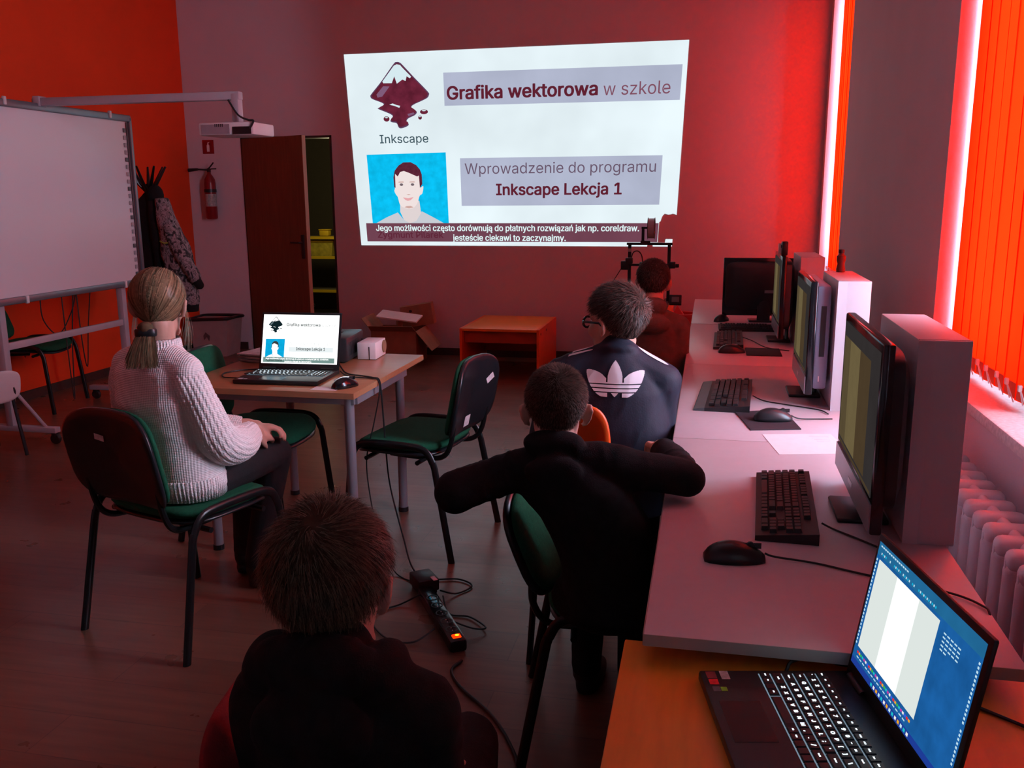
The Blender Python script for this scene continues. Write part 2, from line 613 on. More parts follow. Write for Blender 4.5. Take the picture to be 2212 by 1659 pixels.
def window(name, y0, y1, nb, label, top=None):
    w = thing(name, label, 'window', (XR + 0.3, (y0 + y1) / 2, 0.82), 0, kind='structure')
    h = y1 - y0; zt = (top or WZ1) - 0.82
    f = MB()
    f.bb(-0.035, 0.035, -h / 2, h / 2, 0, 0.07).bb(-0.035, 0.035, -h / 2, h / 2, zt - 0.07, zt)
    for k in range(nb + 1):
        c = -h / 2 + h * k / nb
        f.bb(-0.034, 0.034, max(c - 0.045, -h / 2), min(c + 0.045, h / 2), 0.07, zt - 0.07)
    f.build('window_frame', m_frame, w)
    for k in range(nb):
        a = -h / 2 + h * k / nb + 0.045; b = -h / 2 + h * (k + 1) / nb - 0.045
        MB().bb(-0.004, 0.004, a, b, 0.07, zt - 0.07).build('pane', m_glass, w)
        hd = MB().rbox((-0.042, a - 0.02, zt * 0.36), (0.012, 0.03, 0.09), 0.004).rbox((-0.06, a - 0.02, zt * 0.36 + 0.03), (0.02, 0.022, 0.13), 0.006)
        hd.build('window_handle', m_white, w, True)
    s = MB().rbox((-0.18, 0, -0.02), (0.36, h, 0.04), 0.008)
    s.build('window_sill', m_sill, w, True)
    return w
window('window_1', NW0, NW1, 2, 'wide window above the radiator behind the near orange blind')
window('window_2', 7.45, FW1, 1, 'narrow window in the far corner beside the projection')
window('added_window', RW0, RW1, 1, 'small added window out of view behind the viewer, for neutral light', RWZ)  # added out of view to bring neutral light to the near objects

def blind_material():
    m = bpy.data.materials.new('orange_blind_fabric')
    m.use_nodes = True
    nt = m.node_tree
    nt.nodes.remove(nt.nodes['Principled BSDF'])
    tc = nt.nodes.new('ShaderNodeTexCoord')
    mp = nt.nodes.new('ShaderNodeMapping')
    mp.inputs['Scale'].default_value = (300, 300, 90)
    nt.links.new(tc.outputs['Object'], mp.inputs['Vector'])
    n = nt.nodes.new('ShaderNodeTexNoise')
    n.inputs['Scale'].default_value = 1.0
    nt.links.new(mp.outputs['Vector'], n.inputs['Vector'])
    r = nt.nodes.new('ShaderNodeValToRGB')
    r.color_ramp.elements[0].color = (0.88, 0.0080, 0.0005, 1)
    r.color_ramp.elements[1].color = (0.97, 0.0105, 0.0007, 1)
    nt.links.new(n.outputs['Fac'], r.inputs['Fac'])
    t = nt.nodes.new('ShaderNodeBsdfTranslucent')
    nt.links.new(r.outputs['Color'], t.inputs['Color'])
    d = nt.nodes.new('ShaderNodeBsdfDiffuse')
    d.inputs['Color'].default_value = (0.80, 0.13, 0.01, 1)
    mx = nt.nodes.new('ShaderNodeMixShader')
    mx.inputs['Fac'].default_value = 0.25
    nt.links.new(t.outputs['BSDF'], mx.inputs[1])
    nt.links.new(d.outputs['BSDF'], mx.inputs[2])
    nt.links.new(mx.outputs['Shader'], nt.nodes['Material Output'].inputs['Surface'])
    return m
m_blind = blind_material()
m_chain = pm('white_bead_chain', (0.75, 0.74, 0.74), 0.4, var=0.05)

def slat_mesh():
    w, h, n = 0.127, 2.31, 8
    mb = MB()
    vs = []
    for k in range(n + 1):
        t = k / n * 2 - 1
        for z in (0, 0.055, h):
            vs.append((0.006 * (1 - t * t), t * w / 2, z))
    fs = []
    for k in range(n):
        for j in range(2):
            a = k * 3 + j
            fs.append((a, a + 1, a + 4, a + 3))
    mb.add(vs, fs)
    return mb.mesh('slat', m_blind, 'all')
def weight_mesh():
    mb = MB().rbox((0.003, 0, 0.028), (0.0035, 0.112, 0.05), 0.0015)
    return mb.mesh('weight', pm('orange_weight_pocket', (0.62, 0.055, 0.006), 0.7), True)
_slat, _weight = slat_mesh(), weight_mesh()

def blind(name, ys, rots, label):
    zc = 0.835
    b = thing(name, label, 'blind', (0.995, ys[0], zc), 0)
    y0 = ys[0]
    MB().rbox((0.01, (ys[-1] - y0) / 2, 2.335), (0.04, abs(ys[-1] - y0) + 0.2, 0.045), 0.004).build('headrail', m_white, b, True)
    ends = []
    for k, (y, a) in enumerate(zip(ys, rots)):
        M = Matrix.Translation((0.004 * (k % 2), y - y0, 0)) @ Matrix.Rotation(a, 4, 'Z')
        s = link('slat', _slat, b, M=M)
        link('weight', _weight, s)
        ends.append((M @ Vector((-0.004, 0.045, 0.004)), M @ Vector((-0.004, -0.045, 0.004))))
    for k in range(len(ends) - 1):
        a, c = ends[k][1], ends[k + 1][0]
        p = ends[k][1]
        q = Vector((p.x - 0.02, p.y + 0.01, p.z + 0.055))
        mb = MB().rbox(tuple(q), (0.012, 0.014, 0.022), 0.003)
        mb.tube([tuple(p + Vector((0, 0.03, -0.004))), tuple(q)], 0.0022, 6)
        mb.tube([tuple(q), tuple(p + Vector((-0.004, -0.025, -0.008)))], 0.0022, 6)
        mb.build('bead_chain', m_chain, b, True)
    return b
ys = [3.926 - 0.118 * k for k in range(8)] + [2.50 - 0.118 * k for k in range(3)]
blind('vertical_blind', ys, [math.radians(2 + 1.2 * math.sin(k * 2.1)) for k in range(len(ys))], 'glowing orange vertical blind at the near window above the radiator')
ys = [7.04 + 0.112 * k for k in range(10)]
blind('vertical_blind', ys[::-1], [math.radians(2)] * 9, 'narrow orange vertical blind in the far corner window')

# ------------------------------------------------------------------ door and storage room
dr = thing('door_1', 'brown door standing ajar to a dim storage room', 'door', (D0 + 0.03, YB - 0.01, 0), math.radians(-25), kind='structure')
MB().bb(0, 0.88, -0.02, 0.02, 0.01, DZ - 0.02).build('door_leaf', m_door, dr)
MB().bb(0.88, 0.886, -0.02, 0.02, 0.01, DZ - 0.02).build('edge_strip', m_door_edge, dr)
hp = MB().rbox((0.83, -0.025, 1.05), (0.04, 0.012, 0.22), 0.004).build('handle_plate', m_metal_dark, dr, True)
MB().tube([(0.83, -0.03, 1.09), (0.83, -0.07, 1.09), (0.72, -0.075, 1.09)], 0.009, 8).build('door_handle', m_metal_dark, dr, True)
fr = MB().bb(D0, D0 + 0.02, YB - 0.004, YB + 0.155, 0, DZ).bb(D1 - 0.02, D1, YB - 0.004, YB + 0.155, 0, DZ).bb(D0, D1, YB - 0.004, YB + 0.155, DZ - 0.02, DZ)
struct('trim_1', fr, m_base, 'dark frame lining the doorway', 'door frame')

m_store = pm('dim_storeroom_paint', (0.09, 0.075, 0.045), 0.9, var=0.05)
m_store_floor = pm('beige_storeroom_floor', (0.46, 0.40, 0.26), 0.6, var=0.08)
struct('floor_storeroom', MB().bb(-6.2, -2.6, YB + 0.15, 11.6, -0.1, 0), m_store_floor, 'beige floor inside the storage room', 'floor')
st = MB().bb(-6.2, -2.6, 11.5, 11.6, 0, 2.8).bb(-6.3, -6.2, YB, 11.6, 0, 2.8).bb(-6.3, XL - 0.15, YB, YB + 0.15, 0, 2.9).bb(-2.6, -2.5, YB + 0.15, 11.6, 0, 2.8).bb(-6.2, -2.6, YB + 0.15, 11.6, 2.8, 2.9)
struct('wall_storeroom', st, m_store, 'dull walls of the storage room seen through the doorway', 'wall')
m_yellow = pm('yellow_shelf_edge', (0.85, 0.55, 0.02), 0.45, var=0.06)
m_shelf = pm('dark_shelf_board', (0.16, 0.13, 0.07), 0.6, var=0.1)
sh = thing('storage_shelf', 'metal shelf with yellow front edges in the storage room', 'shelf', (-4.75, 10.6, 0))
for z in (0.38, 0.79, 1.03):
    s = MB().bb(-0.6, 0.6, -0.2, 0.2, z - 0.02, z).build('shelf_board', m_shelf, sh)
    MB().bb(-0.6, 0.6, -0.215, -0.2, z - 0.028, z + 0.006).build('shelf_edge', m_yellow, s)
for sx in (-0.6, 0.6):
    for sy in (-0.19, 0.19):
        MB().bb(sx - 0.015, sx + 0.015, sy - 0.015, sy + 0.015, 0, 1.9).build('post', m_metal_dark, sh)
tb = thing('storage_tub', 'yellowish tub with a lid on the storeroom shelf', 'tub', (-4.66, 10.55, 0.792))
m_tub = pm('yellow_tub_plastic', (0.62, 0.50, 0.06), 0.4, var=0.3, scale=18)
MB().add([(-.13, -.1, 0), (.13, -.1, 0), (.13, .1, 0), (-.13, .1, 0), (-.16, -.12, .17), (.16, -.12, .17), (.16, .12, .17), (-.16, .12, .17)],
         [(3, 2, 1, 0), (4, 5, 6, 7), (0, 1, 5, 4), (1, 2, 6, 5), (2, 3, 7, 6), (3, 0, 4, 7)]).build('tub_body', m_tub, tb)
MB().rbox((0, 0, 0.18), (0.34, 0.26, 0.022), 0.008).build('lid', m_yellow, tb, True)
tb2 = thing('storage_lunchbox', 'small yellow lidded box on the storeroom shelf top board', 'box', (-4.62, 10.5, 1.036))
MB().rbox((0, 0, 0.035), (0.12, 0.1, 0.07), 0.012).build('box_body', m_yellow, tb2, True)
MB().rbox((0, 0, 0.075), (0.13, 0.11, 0.012), 0.004).build('lid', m_yellow, tb2, True)
bag = MB()
for k in range(8):
    a = k / 7
    bag.ell((-4.42 + 0.012 * math.sin(k * 2), 9.35, 0.90 - 0.068 * k), (0.035 + 0.07 * a, 0.05 + 0.04 * a, 0.09))
tag(bag.build('hanging_bag', pm('black_cloth_bag', (0.012, 0.012, 0.012), 0.9), None, True), 'black cloth bag slumped on the steel stool in the storage room', 'bag')
st2 = thing('metal_stool', 'small steel stool inside the storage room', 'stool', (-4.42, 9.35, 0))
MB().lathe([(0.13, 0.30), (0.135, 0.315), (0.13, 0.33), (0.05, 0.335)], n=20).build('seat', m_metal_dark, st2, True)
for k in range(4):
    a = PI / 4 + k * PI / 2
    MB().cyl((0.1 * math.cos(a), 0.1 * math.sin(a), 0.31), (0.14 * math.cos(a), 0.14 * math.sin(a), 0), 0.011, n=8).build('leg', m_chrome, st2, True)

# ------------------------------------------------------------------ the projected slide
def homography(dst):
    """unit square (0,0),(1,0),(1,1),(0,1) to four points"""
    src = [(0, 0), (1, 0), (1, 1), (0, 1)]
    A = []; b = []
    for (x, y), (u, v) in zip(src, dst):
        A += [[x, y, 1, 0, 0, 0, -u * x, -u * y], [0, 0, 0, x, y, 1, -v * x, -v * y]]
        b += [u, v]
    h = np.linalg.solve(np.array(A, float), np.array(b, float))
    return np.append(h, 1).reshape(3, 3)

LOGO = [(0.162, 0.954), (0.1721, 0.9502), (0.1818, 0.935), (0.2138, 0.8759), (0.2525, 0.8066), (0.2551, 0.7902), (0.2498, 0.7768), (0.2338, 0.764), (0.2071, 0.7461), (0.1988, 0.7327), (0.2121, 0.7156), (0.2143, 0.7044), (0.2068, 0.6922), (0.187, 0.6778), (0.1802, 0.6613), (0.1868, 0.6512), (0.1837, 0.6401), (0.1656, 0.6295), (0.1551, 0.6328), (0.149, 0.6555), (0.135, 0.6603), (0.1297, 0.669), (0.1375, 0.6952), (0.0956, 0.7278), (0.096, 0.7347), (0.1128, 0.7533), (0.0787, 0.7785), (0.0726, 0.7912), (0.0765, 0.8047), (0.1112, 0.8655), (0.1512, 0.9436)]
SNOW = [(0.1615, 0.9434), (0.1717, 0.9396), (0.178, 0.9273), (0.2037, 0.8818), (0.2, 0.874), (0.19, 0.884), (0.1857, 0.8614), (0.1765, 0.8694), (0.1583, 0.85), (0.1518, 0.8861), (0.1428, 0.8535), (0.1159, 0.8545), (0.1136, 0.8627), (0.1526, 0.9368)]
SHINE = [(0.1302, 0.7484), (0.141, 0.7542), (0.1529, 0.7459), (0.1641, 0.7412), (0.1611, 0.7317), (0.1457, 0.7421)]
HAIR = [(0.1271, 0.3224), (0.1264, 0.3751), (0.132, 0.4108), (0.1451, 0.4364), (0.1617, 0.4537), (0.1855, 0.4541), (0.2027, 0.4382), (0.2137, 0.4154), (0.2187, 0.3895), (0.2188, 0.3374), (0.2102, 0.3178), (0.2095, 0.3832), (0.2034, 0.3784), (0.1774, 0.3985), (0.1619, 0.4085), (0.1497, 0.4039), (0.1407, 0.3797), (0.1323, 0.3946), (0.131, 0.3191)]
FACE = [(0.1309, 0.3848), (0.129, 0.3191), (0.1262, 0.3026), (0.1313, 0.2809), (0.1359, 0.2692), (0.1421, 0.2255), (0.1538, 0.212), (0.1657, 0.2051), (0.184, 0.2084), (0.1991, 0.2351), (0.2076, 0.2749), (0.2171, 0.288), (0.2215, 0.3275), (0.2103, 0.3211), (0.2108, 0.3896), (0.1777, 0.4166), (0.15, 0.4204)]
NECK = [(0.1426, 0.2356), (0.1406, 0.1884), (0.151, 0.1442), (0.1706, 0.1253), (0.1915, 0.1372), (0.2093, 0.1812), (0.2057, 0.2484)]
SHIRT = [(0.0553, 0.1235), (0.0941, 0.158), (0.1323, 0.1851), (0.151, 0.1442), (0.1706, 0.1253), (0.1915, 0.1372), (0.2117, 0.1913), (0.2527, 0.154), (0.2841, 0.1235)]

def rect(u0, u1, v0, v1):
    return [(u0, v0), (u1, v0), (u1, v1), (u0, v1)]
def oval(u, v, a, b, n=14):
    return [(u + a * math.cos(2 * PI * k / n), v + b * math.sin(2 * PI * k / n)) for k in range(n)]

def slide_content(root, fn, pal, panels, tiny=False):
    """picture content; fn(u, v, layer) -> point, pal -> emission materials"""
    L = lambda k: (lambda u, v: fn(u, v, k))
    for p in panels:
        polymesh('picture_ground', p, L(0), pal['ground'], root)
    if not tiny:
        polymesh('title_bar', [(0.3016, 0.735), (0.986, 0.731), (0.987, 0.893), (0.302, 0.895)], L(1), pal['bar'], root)
        polymesh('lesson_bar', [(0.3422, 0.2195), (0.947, 0.2205), (0.948, 0.469), (0.3425, 0.4705)], L(1), pal['bar'], root)
    else:
        polymesh('lesson_bar', rect(0.355, 0.94, 0.24, 0.34), L(1), pal['bar'], root)
    text_part('title_text', 'Grafika wektorowa', 0.31, 0.7553, 0.7655, 0.062, L(2), pal['text'], root, 0.024)
    text_part('title_text', 'w szkole', 0.771, 0.958, 0.7625, 0.060, L(2), pal['thin'], root, 0.0)
    text_part('lesson_text', 'Wprowadzenie do programu', 0.3565, 0.931, 0.388, 0.055, L(2), pal['faint'], root, 0.0)
    text_part('lesson_text', 'Inkscape Lekcja 1', 0.4525, 0.835, 0.276, 0.058, L(2), pal['text'], root, 0.022)
    lg = polymesh('logo', crom(LOGO, 4, True), L(2), pal['logo_rim'], root)
    cx, cy = 0.165, 0.80
    polymesh('logo_fill', [(cx + (p[0] - cx) * 0.95, cy + (p[1] - cy) * 0.955) for p in crom(LOGO, 4, True)], L(2.5), pal['logo'], lg)
    polymesh('logo_snow', SNOW, L(3), pal['snow'], lg)
    polymesh('logo_shine', SHINE, L(3), pal['snow'], lg)
    polymesh('logo_gloss', [(0.092, 0.80), (0.115, 0.84), (0.135, 0.838), (0.11, 0.79), (0.095, 0.785)], L(3), pal['gloss'], lg)
    polymesh('logo_gloss', [(0.185, 0.70), (0.205, 0.707), (0.207, 0.699), (0.188, 0.689)], L(3), pal['gloss'], lg)
    for (u, v, a, b) in ((0.1181, 0.6779, 0.0095, 0.0135), (0.2371, 0.7084, 0.0125, 0.012), (0.2239, 0.6804, 0.0058, 0.010)):
        dp = polymesh('logo_drop', oval(u, v, a, b), L(2), pal['logo'], lg)
        polymesh('drop_shine', oval(u, v + b * 0.5, a * 0.5, b * 0.25), L(3), pal['snow'], lg)
    if not tiny:
        text_part('logo_caption', 'Inkscape', 0.0915, 0.246, 0.5545, 0.043, L(2), pal['caption'], root, 0.006)
    ph = polymesh('portrait', [(0.0456, 0.1225), (0.298, 0.1235), (0.2985, 0.502), (0.0445, 0.4965)], L(1), pal['blue'], root)
    polymesh('portrait_shirt', SHIRT, L(1.5), pal['shirt'], ph)
    polymesh('portrait_neck', NECK, L(2), pal['skin2'], ph)
    polymesh('portrait_face', crom(FACE, 3, True), L(2.5), pal['skin'], ph)
    polymesh('portrait_hair', HAIR, L(3), pal['hair'], ph)
    if not tiny:
        for u in (0.1509, 0.187):
            polymesh('portrait_eye', oval(u, 0.336, 0.0055, 0.007), L(3), pal['eye'], ph)
            polymesh('portrait_brow', [(u - 0.010, 0.347), (u + 0.008, 0.347), (u + 0.007, 0.353), (u - 0.008, 0.352)], L(3), pal['brow'], ph)
        polymesh('portrait_nose', [(0.165, 0.284), (0.1725, 0.279), (0.179, 0.284), (0.1725, 0.2845)], L(3), pal['brow'], ph)
        polymesh('portrait_mouth', [(0.153, 0.267), (0.17, 0.263), (0.188, 0.268), (0.178, 0.252), (0.168, 0.248), (0.16, 0.254)], L(3), pal['lips'], ph)
        polymesh('portrait_chin_shade', [(0.156, 0.214), (0.17, 0.207), (0.186, 0.213), (0.176, 0.221), (0.164, 0.22)], L(3), pal['brow'], ph)
    sb = polymesh('subtitle_bar', [(0.0225, 0.0225), (0.948, 0.0235), (0.949, 0.1245), (0.0231, 0.1255)] if not tiny else rect(0.023, 0.965, 0.022, 0.1245), L(3), pal['sub'], root)
    text_part('speaker_name_text', 'Zygmunt Pilarek', 0.0592, 0.279, 0.044, 0.033, L(3.5), pal['name'], sb, 0.02)
    text_part('subtitle_text', 'Jego możliwości często dorównują do płatnych rozwiązań jak np. coreldraw.', 0.0554, 0.8921, 0.082, 0.033, L(4), pal['subtext'], sb, 0.02)
    text_part('subtitle_text', 'jesteście ciekawi to zaczynajmy.', 0.3089, 0.6697, 0.0285, 0.033, L(4), pal['subtext'], sb, 0.02)

PJ = 1.0
pal = dict(ground=em('slide_ground', lin((228, 241, 246)), PJ, var=0.10, scale=1.1), bar=em('slide_bar', lin((176, 182, 204)), PJ, var=0.08, scale=2),
           text=em('slide_text', lin((96, 32, 48)), PJ), thin=em('slide_text_thin', lin((128, 78, 96)), PJ), faint=em('slide_text_light', lin((104, 84, 104)), PJ),
           logo_rim=em('slide_logo_rim', lin((92, 62, 92)), PJ), logo=em('slide_logo', lin((104, 34, 54)), PJ, var=0.35, scale=9), snow=em('slide_logo_snow', lin((214, 234, 240)), PJ),
           gloss=em('slide_logo_gloss', lin((128, 92, 122)), PJ), caption=em('slide_caption', lin((62, 84, 94)), PJ), blue=em('slide_photo_blue', lin((10, 190, 240)), PJ, var=0.14, scale=14),
           shirt=em('slide_photo_shirt', lin((200, 204, 212)), PJ), skin=em('slide_photo_face', lin((240, 226, 224)), PJ), skin2=em('slide_photo_neck', lin((224, 212, 212)), PJ),
           hair=em('slide_photo_hair', lin((92, 36, 54)), PJ, var=0.2, scale=30), eye=em('slide_photo_eye', lin((110, 96, 104)), PJ), brow=em('slide_photo_brow', lin((206, 168, 160)), PJ),
           lips=em('slide_photo_lips', lin((232, 168, 172)), PJ), sub=em('slide_subtitle_bar', lin((112, 66, 82)), PJ, var=0.08, scale=3), name=em('slide_name', lin((96, 40, 58)), PJ),
           subtext=em('slide_subtitle', lin((226, 246, 248)), PJ))
SL = [(-3.271, 1.047), (-0.303, 1.048), (-0.23, 2.796), (-3.369, 2.793)]
HS = homography(SL)
slide = thing('glowing_slide', 'glowing panel showing the projected slide with a logo, a portrait and grey title bars on the wall', 'projection', (-1.8, YB, 1.92))  # picture emits by itself in place of a projector beam
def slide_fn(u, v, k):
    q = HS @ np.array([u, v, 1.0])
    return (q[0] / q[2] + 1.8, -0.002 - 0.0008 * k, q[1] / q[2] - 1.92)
panels = [[(0, 0), (0.9188, 0), (0.919, 0.0215), (0.9495, 0.0225), (0.9495, 0.104), (0.9503, 0.131), (0.9537, 0.133), (0.9574, 0.157), (0.9605, 0.166), (0.9648, 0.1736), (0.9690, 0.172), (0.975, 0.169), (0.9832, 0.1705), (0.988, 0.1735), (0.993, 0.172), (1, 0.167), (1, 1), (0, 1)],  # lower right notch: the printer's shadow cut into the outline
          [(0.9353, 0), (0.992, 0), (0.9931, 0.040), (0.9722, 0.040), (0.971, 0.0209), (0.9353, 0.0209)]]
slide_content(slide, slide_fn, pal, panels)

# ------------------------------------------------------------------ furniture
m_desk = pm('pale_grey_desk_laminate', (0.60, 0.56, 0.60), 0.34, var=0.03, scale=30)
m_desk_edge = pm('grey_desk_edging', (0.34, 0.33, 0.31), 0.5, var=0.05)
m_beech = pm('beech_laminate', (0.40, 0.185, 0.085), 0.30, var=0.12, scale=6, stretch=(1.2, 14, 4))
m_beech_edge = pm('beech_edging', (0.46, 0.24, 0.12), 0.4, var=0.1, scale=10, stretch=(1, 8, 8))
m_grey_leg = pm('grey_enamelled_tube', (0.30, 0.32, 0.36), 0.35, metal=0.3, var=0.05)

def desk(y0, y1, label):
    d = thing('computer_desk', label, 'desk', (0.22, (y0 + y1) / 2, 0), group='pale computer desks along the window')
    h = (y1 - y0) / 2 - 0.0015
    MB().rbox((0, 0, 0.739), (0.614, 2 * h, 0.022), 0.002, mi=0).build('desk_top', [m_desk], d, True)
    e = MB().bb(-0.3085, -0.3072, -h, h, 0.728, 0.7495).bb(-0.307, 0.307, -h - 0.001, -h + 0.0003, 0.728, 0.7495)
    e.build('edge_band', m_desk_edge, d)
    for s in (-1, 1):
        MB().bb(-0.26, 0.28, s * (h - 0.09) - 0.011, s * (h - 0.09) + 0.011, 0, 0.728).build('side_panel', m_desk, d)
    MB().bb(0.20, 0.218, -h + 0.1, h - 0.1, 0.35, 0.728).build('back_panel', m_desk, d)
desk(1.467, 2.802, 'nearest pale desk with a keyboard and large mouse')
desk(2.802, 4.11, 'second pale desk with mouse on a dark mat')
desk(4.11, 5.425, 'third pale desk along the windows')
desk(5.435, 6.75, 'farthest pale desk with the black monitor back')

ot = thing('orange_side_table', 'orange laminate table under the nearest open laptop', 'table', (0.30, 1.03, 0))
MB().rbox((0, 0, 0.688), (0.85, 1.02, 0.024), 0.003).build('table_top', pm('honey_orange_laminate', (0.80, 0.33, 0.03), 0.38, var=0.10, scale=6, stretch=(8, 1, 1)), ot, True)
for sx in (-1, 1):
    for sy in (-1, 1):
        MB().bb(sx * 0.37 - 0.02, sx * 0.37 + 0.02, sy * 0.42 - 0.02, sy * 0.42 + 0.02, 0, 0.676).build('leg', m_grey_leg, ot)
MB().bb(-0.35, 0.35, -0.41, -0.39, 0.6, 0.676).build('apron', m_metal_dark, ot)
MB().bb(-0.35, 0.35, 0.39, 0.41, 0.6, 0.676).build('apron', m_metal_dark, ot)

tt = thing('laptop_table', 'brown topped table with grey round legs carrying laptop and projector', 'table', (-1.7625, 3.728, 0))
MB().rbox((0, 0, 0.726), (0.815, 0.906, 0.026), 0.003).build('table_top', m_beech, tt, True)
MB().bb(-0.4075, 0.4075, -0.4545, -0.4532, 0.7145, 0.7385).bb(0.4077, 0.4089, -0.453, 0.453, 0.7145, 0.7385).build('edge_band', m_beech_edge, tt)
for sx in (-1, 1):
    for yy in ((-0.37, 0.25) if sx > 0 else (-0.37, 0.385)):
        lx = sx * 0.3525 if sx > 0 else -0.2825
        l = MB().cyl((lx, yy, 0.02), (lx, yy, 0.713), 0.021, n=18).build('leg', m_grey_leg, tt, True)
        MB().cyl((lx, yy, 0), (lx, yy, 0.022), 0.024, n=18).build('foot', m_black, l, True)
MB().bb(-0.27, 0.38, -0.385, -0.355, 0.675, 0.713).bb(-0.27, 0.38, 0.235, 0.265, 0.675, 0.713).bb(0.36, 0.39, -0.37, 0.25, 0.675, 0.713).build('under_frame', m_grey_leg, tt)

# ---- upholstered chair: black oval tubes, green seat and back, black plastic shells
m_green = pm('green_upholstery', (0.012, 0.105, 0.052), 0.95, var=0.18, scale=90, bump=0.4, bscale=500, spec=0.2)
m_shell = pm('black_shell_plastic', (0.012, 0.013, 0.016), 0.30, var=0.15, scale=30, bump=0.06, bscale=300)
m_tube = pm('black_enamelled_tube', (0.010, 0.010, 0.011), 0.28, metal=0.2, var=0.1)
m_sticker = pm('pale_sticker', (0.62, 0.60, 0.62), 0.6, var=0.25, scale=60)

def pad_mesh(name, w, h, t, mat, warp, pw=3.6, nr=40, edge=0.5):
    """rounded upholstered pad in its own plane (x width, y height) with thickness t, bent by warp"""
    mb = MB()
    prof = [(0.0, 1.0), (0.6, 1.0), (0.86, 0.93), (0.96, 0.7), (1.0, 0.25), (1.0, -0.25), (0.96, -0.7), (0.86, -0.93), (0.6, -1.0), (0.0, -1.0)]
    vs = []
    for (s, z) in prof:
        for k in range(nr):
            a = 2 * PI * k / nr
            c, q = math.cos(a), math.sin(a)
            x = math.copysign(abs(c) ** (2 / pw), c) * w / 2
            y = math.copysign(abs(q) ** (2 / pw), q) * h / 2
            s2 = max(s, 0.001)
            vs.append(warp(x * s2, y * s2, z * t / 2))
    fs = []
    for i in range(len(prof) - 1):
        for k in range(nr):
            k2 = (k + 1) % nr
            fs.append((i * nr + k, i * nr + k2, (i + 1) * nr + k2, (i + 1) * nr + k))
    mb.add(vs, fs)
    return mb.mesh(name, mat, 'all')

def seat_warp(dz):
    def f(x, y, z):
        drop = 0.0
        if y > 0.10:
            drop = ((y - 0.10) / 0.13) ** 2 * 0.035
        if y < -0.14:
            drop = -((-0.14 - y) / 0.08) ** 2 * 0.010
        return (x, y + 0.01, 0.455 + dz + z - drop + 0.10 * x * x)
    return f
def back_warp(off, deg=12):
    tilt = math.radians(deg)
    def f(x, y, z):
        d = z + off - 0.9 * x * x + 0.12 * (y * y)
        # local: y is up the backrest, d forward
        return (x, -0.235 - math.sin(tilt) * y + math.cos(tilt) * d, 0.668 + math.cos(tilt) * y + math.sin(tilt) * d)
    return f

def make_chair(label, cloth=None, name='upholstered_chair', tilt=12):
    c = thing(name, label, 'chair', group='green upholstered chairs with black frames')
    cl = cloth or m_green
    s = link('seat', pad_mesh('seat', 0.475, 0.425, 0.045, cl, seat_warp(0.012)), c)
    link('seat_shell', pad_mesh('seat_shell', 0.468, 0.418, 0.022, m_shell, seat_warp(-0.018)), c)
    link('backrest', pad_mesh('backrest', 0.425, 0.33, 0.030, cl, back_warp(0.008, tilt)), c)
    bs = link('back_shell', pad_mesh('back_shell', 0.442, 0.348, 0.030, m_shell, back_warp(-0.012, tilt)), c)
    for sx in (-1, 1):
        xo = sx * 0.248
        MB().tube([(sx * 0.262, 0.235, 0), (xo, 0.195, 0.40), (xo, 0.188, 0.425)], 0.0125, 10, flat=(1.25, 0.8, (0, 1, 0))).build('leg', m_tube, c, True)
        MB().tube([(sx * 0.262, -0.275, 0), (xo, -0.20, 0.40), (xo, -0.192, 0.425)], 0.0125, 10, flat=(1.25, 0.8, (0, 1, 0))).build('leg', m_tube, c, True)
        arch = crom([(xo, 0.188, 0.42), (xo, 0.165, 0.462), (xo, 0.115, 0.482), (xo, 0.0, 0.486), (xo, -0.12, 0.482), (xo, -0.168, 0.462), (xo, -0.192, 0.42)], 5)
        MB().tube(arch, 0.0125, 10, flat=(1.25, 0.8, (0, 1, 0))).build('side_rail', m_tube, c, True)
        sup = crom([(sx * 0.155, 0.05, 0.418), (sx * 0.16, -0.13, 0.415), (sx * 0.168, -0.205, 0.432), (sx * 0.172, -0.242, 0.49), (sx * 0.172, -0.262 if tilt < 15 else -0.245, 0.60 if tilt < 15 else 0.56)], 5)
        MB().tube(sup, 0.011, 8).build('back_support', m_tube, c, True)
    MB().tube([(-0.248, 0.12, 0.415), (0.248, 0.12, 0.415)], 0.010, 8).build('cross_tube', m_tube, c, True)
    MB().tube([(-0.248, -0.12, 0.415), (0.248, -0.12, 0.415)], 0.010, 8).build('cross_tube', m_tube, c, True)
    return c

def sticker_on_back(ch, x, y, w, h, rot=0, label='pale sticker'):
    f = back_warp(-0.031)
    mb = MB()
    ca, sa = math.cos(rot), math.sin(rot)
    n = 4
    vs = []
    for j in range(n + 1):
        for i in range(n + 1):
            a = (i / n - 0.5) * w; b = (j / n - 0.5) * h
            vs.append(f(x + a * ca - b * sa, y + a * sa + b * ca, 0))
    fs = [(j * (n + 1) + i, j * (n + 1) + i + 1, (j + 1) * (n + 1) + i + 1, (j + 1) * (n + 1) + i) for j in range(n) for i in range(n)]
    mb.add(vs, fs)
    return mb.build('sticker', m_sticker, ch, True, label=label)

def face(dx, dy):
    """rotation that turns local +Y towards (dx, dy)"""
    return math.atan2(-dx, dy)

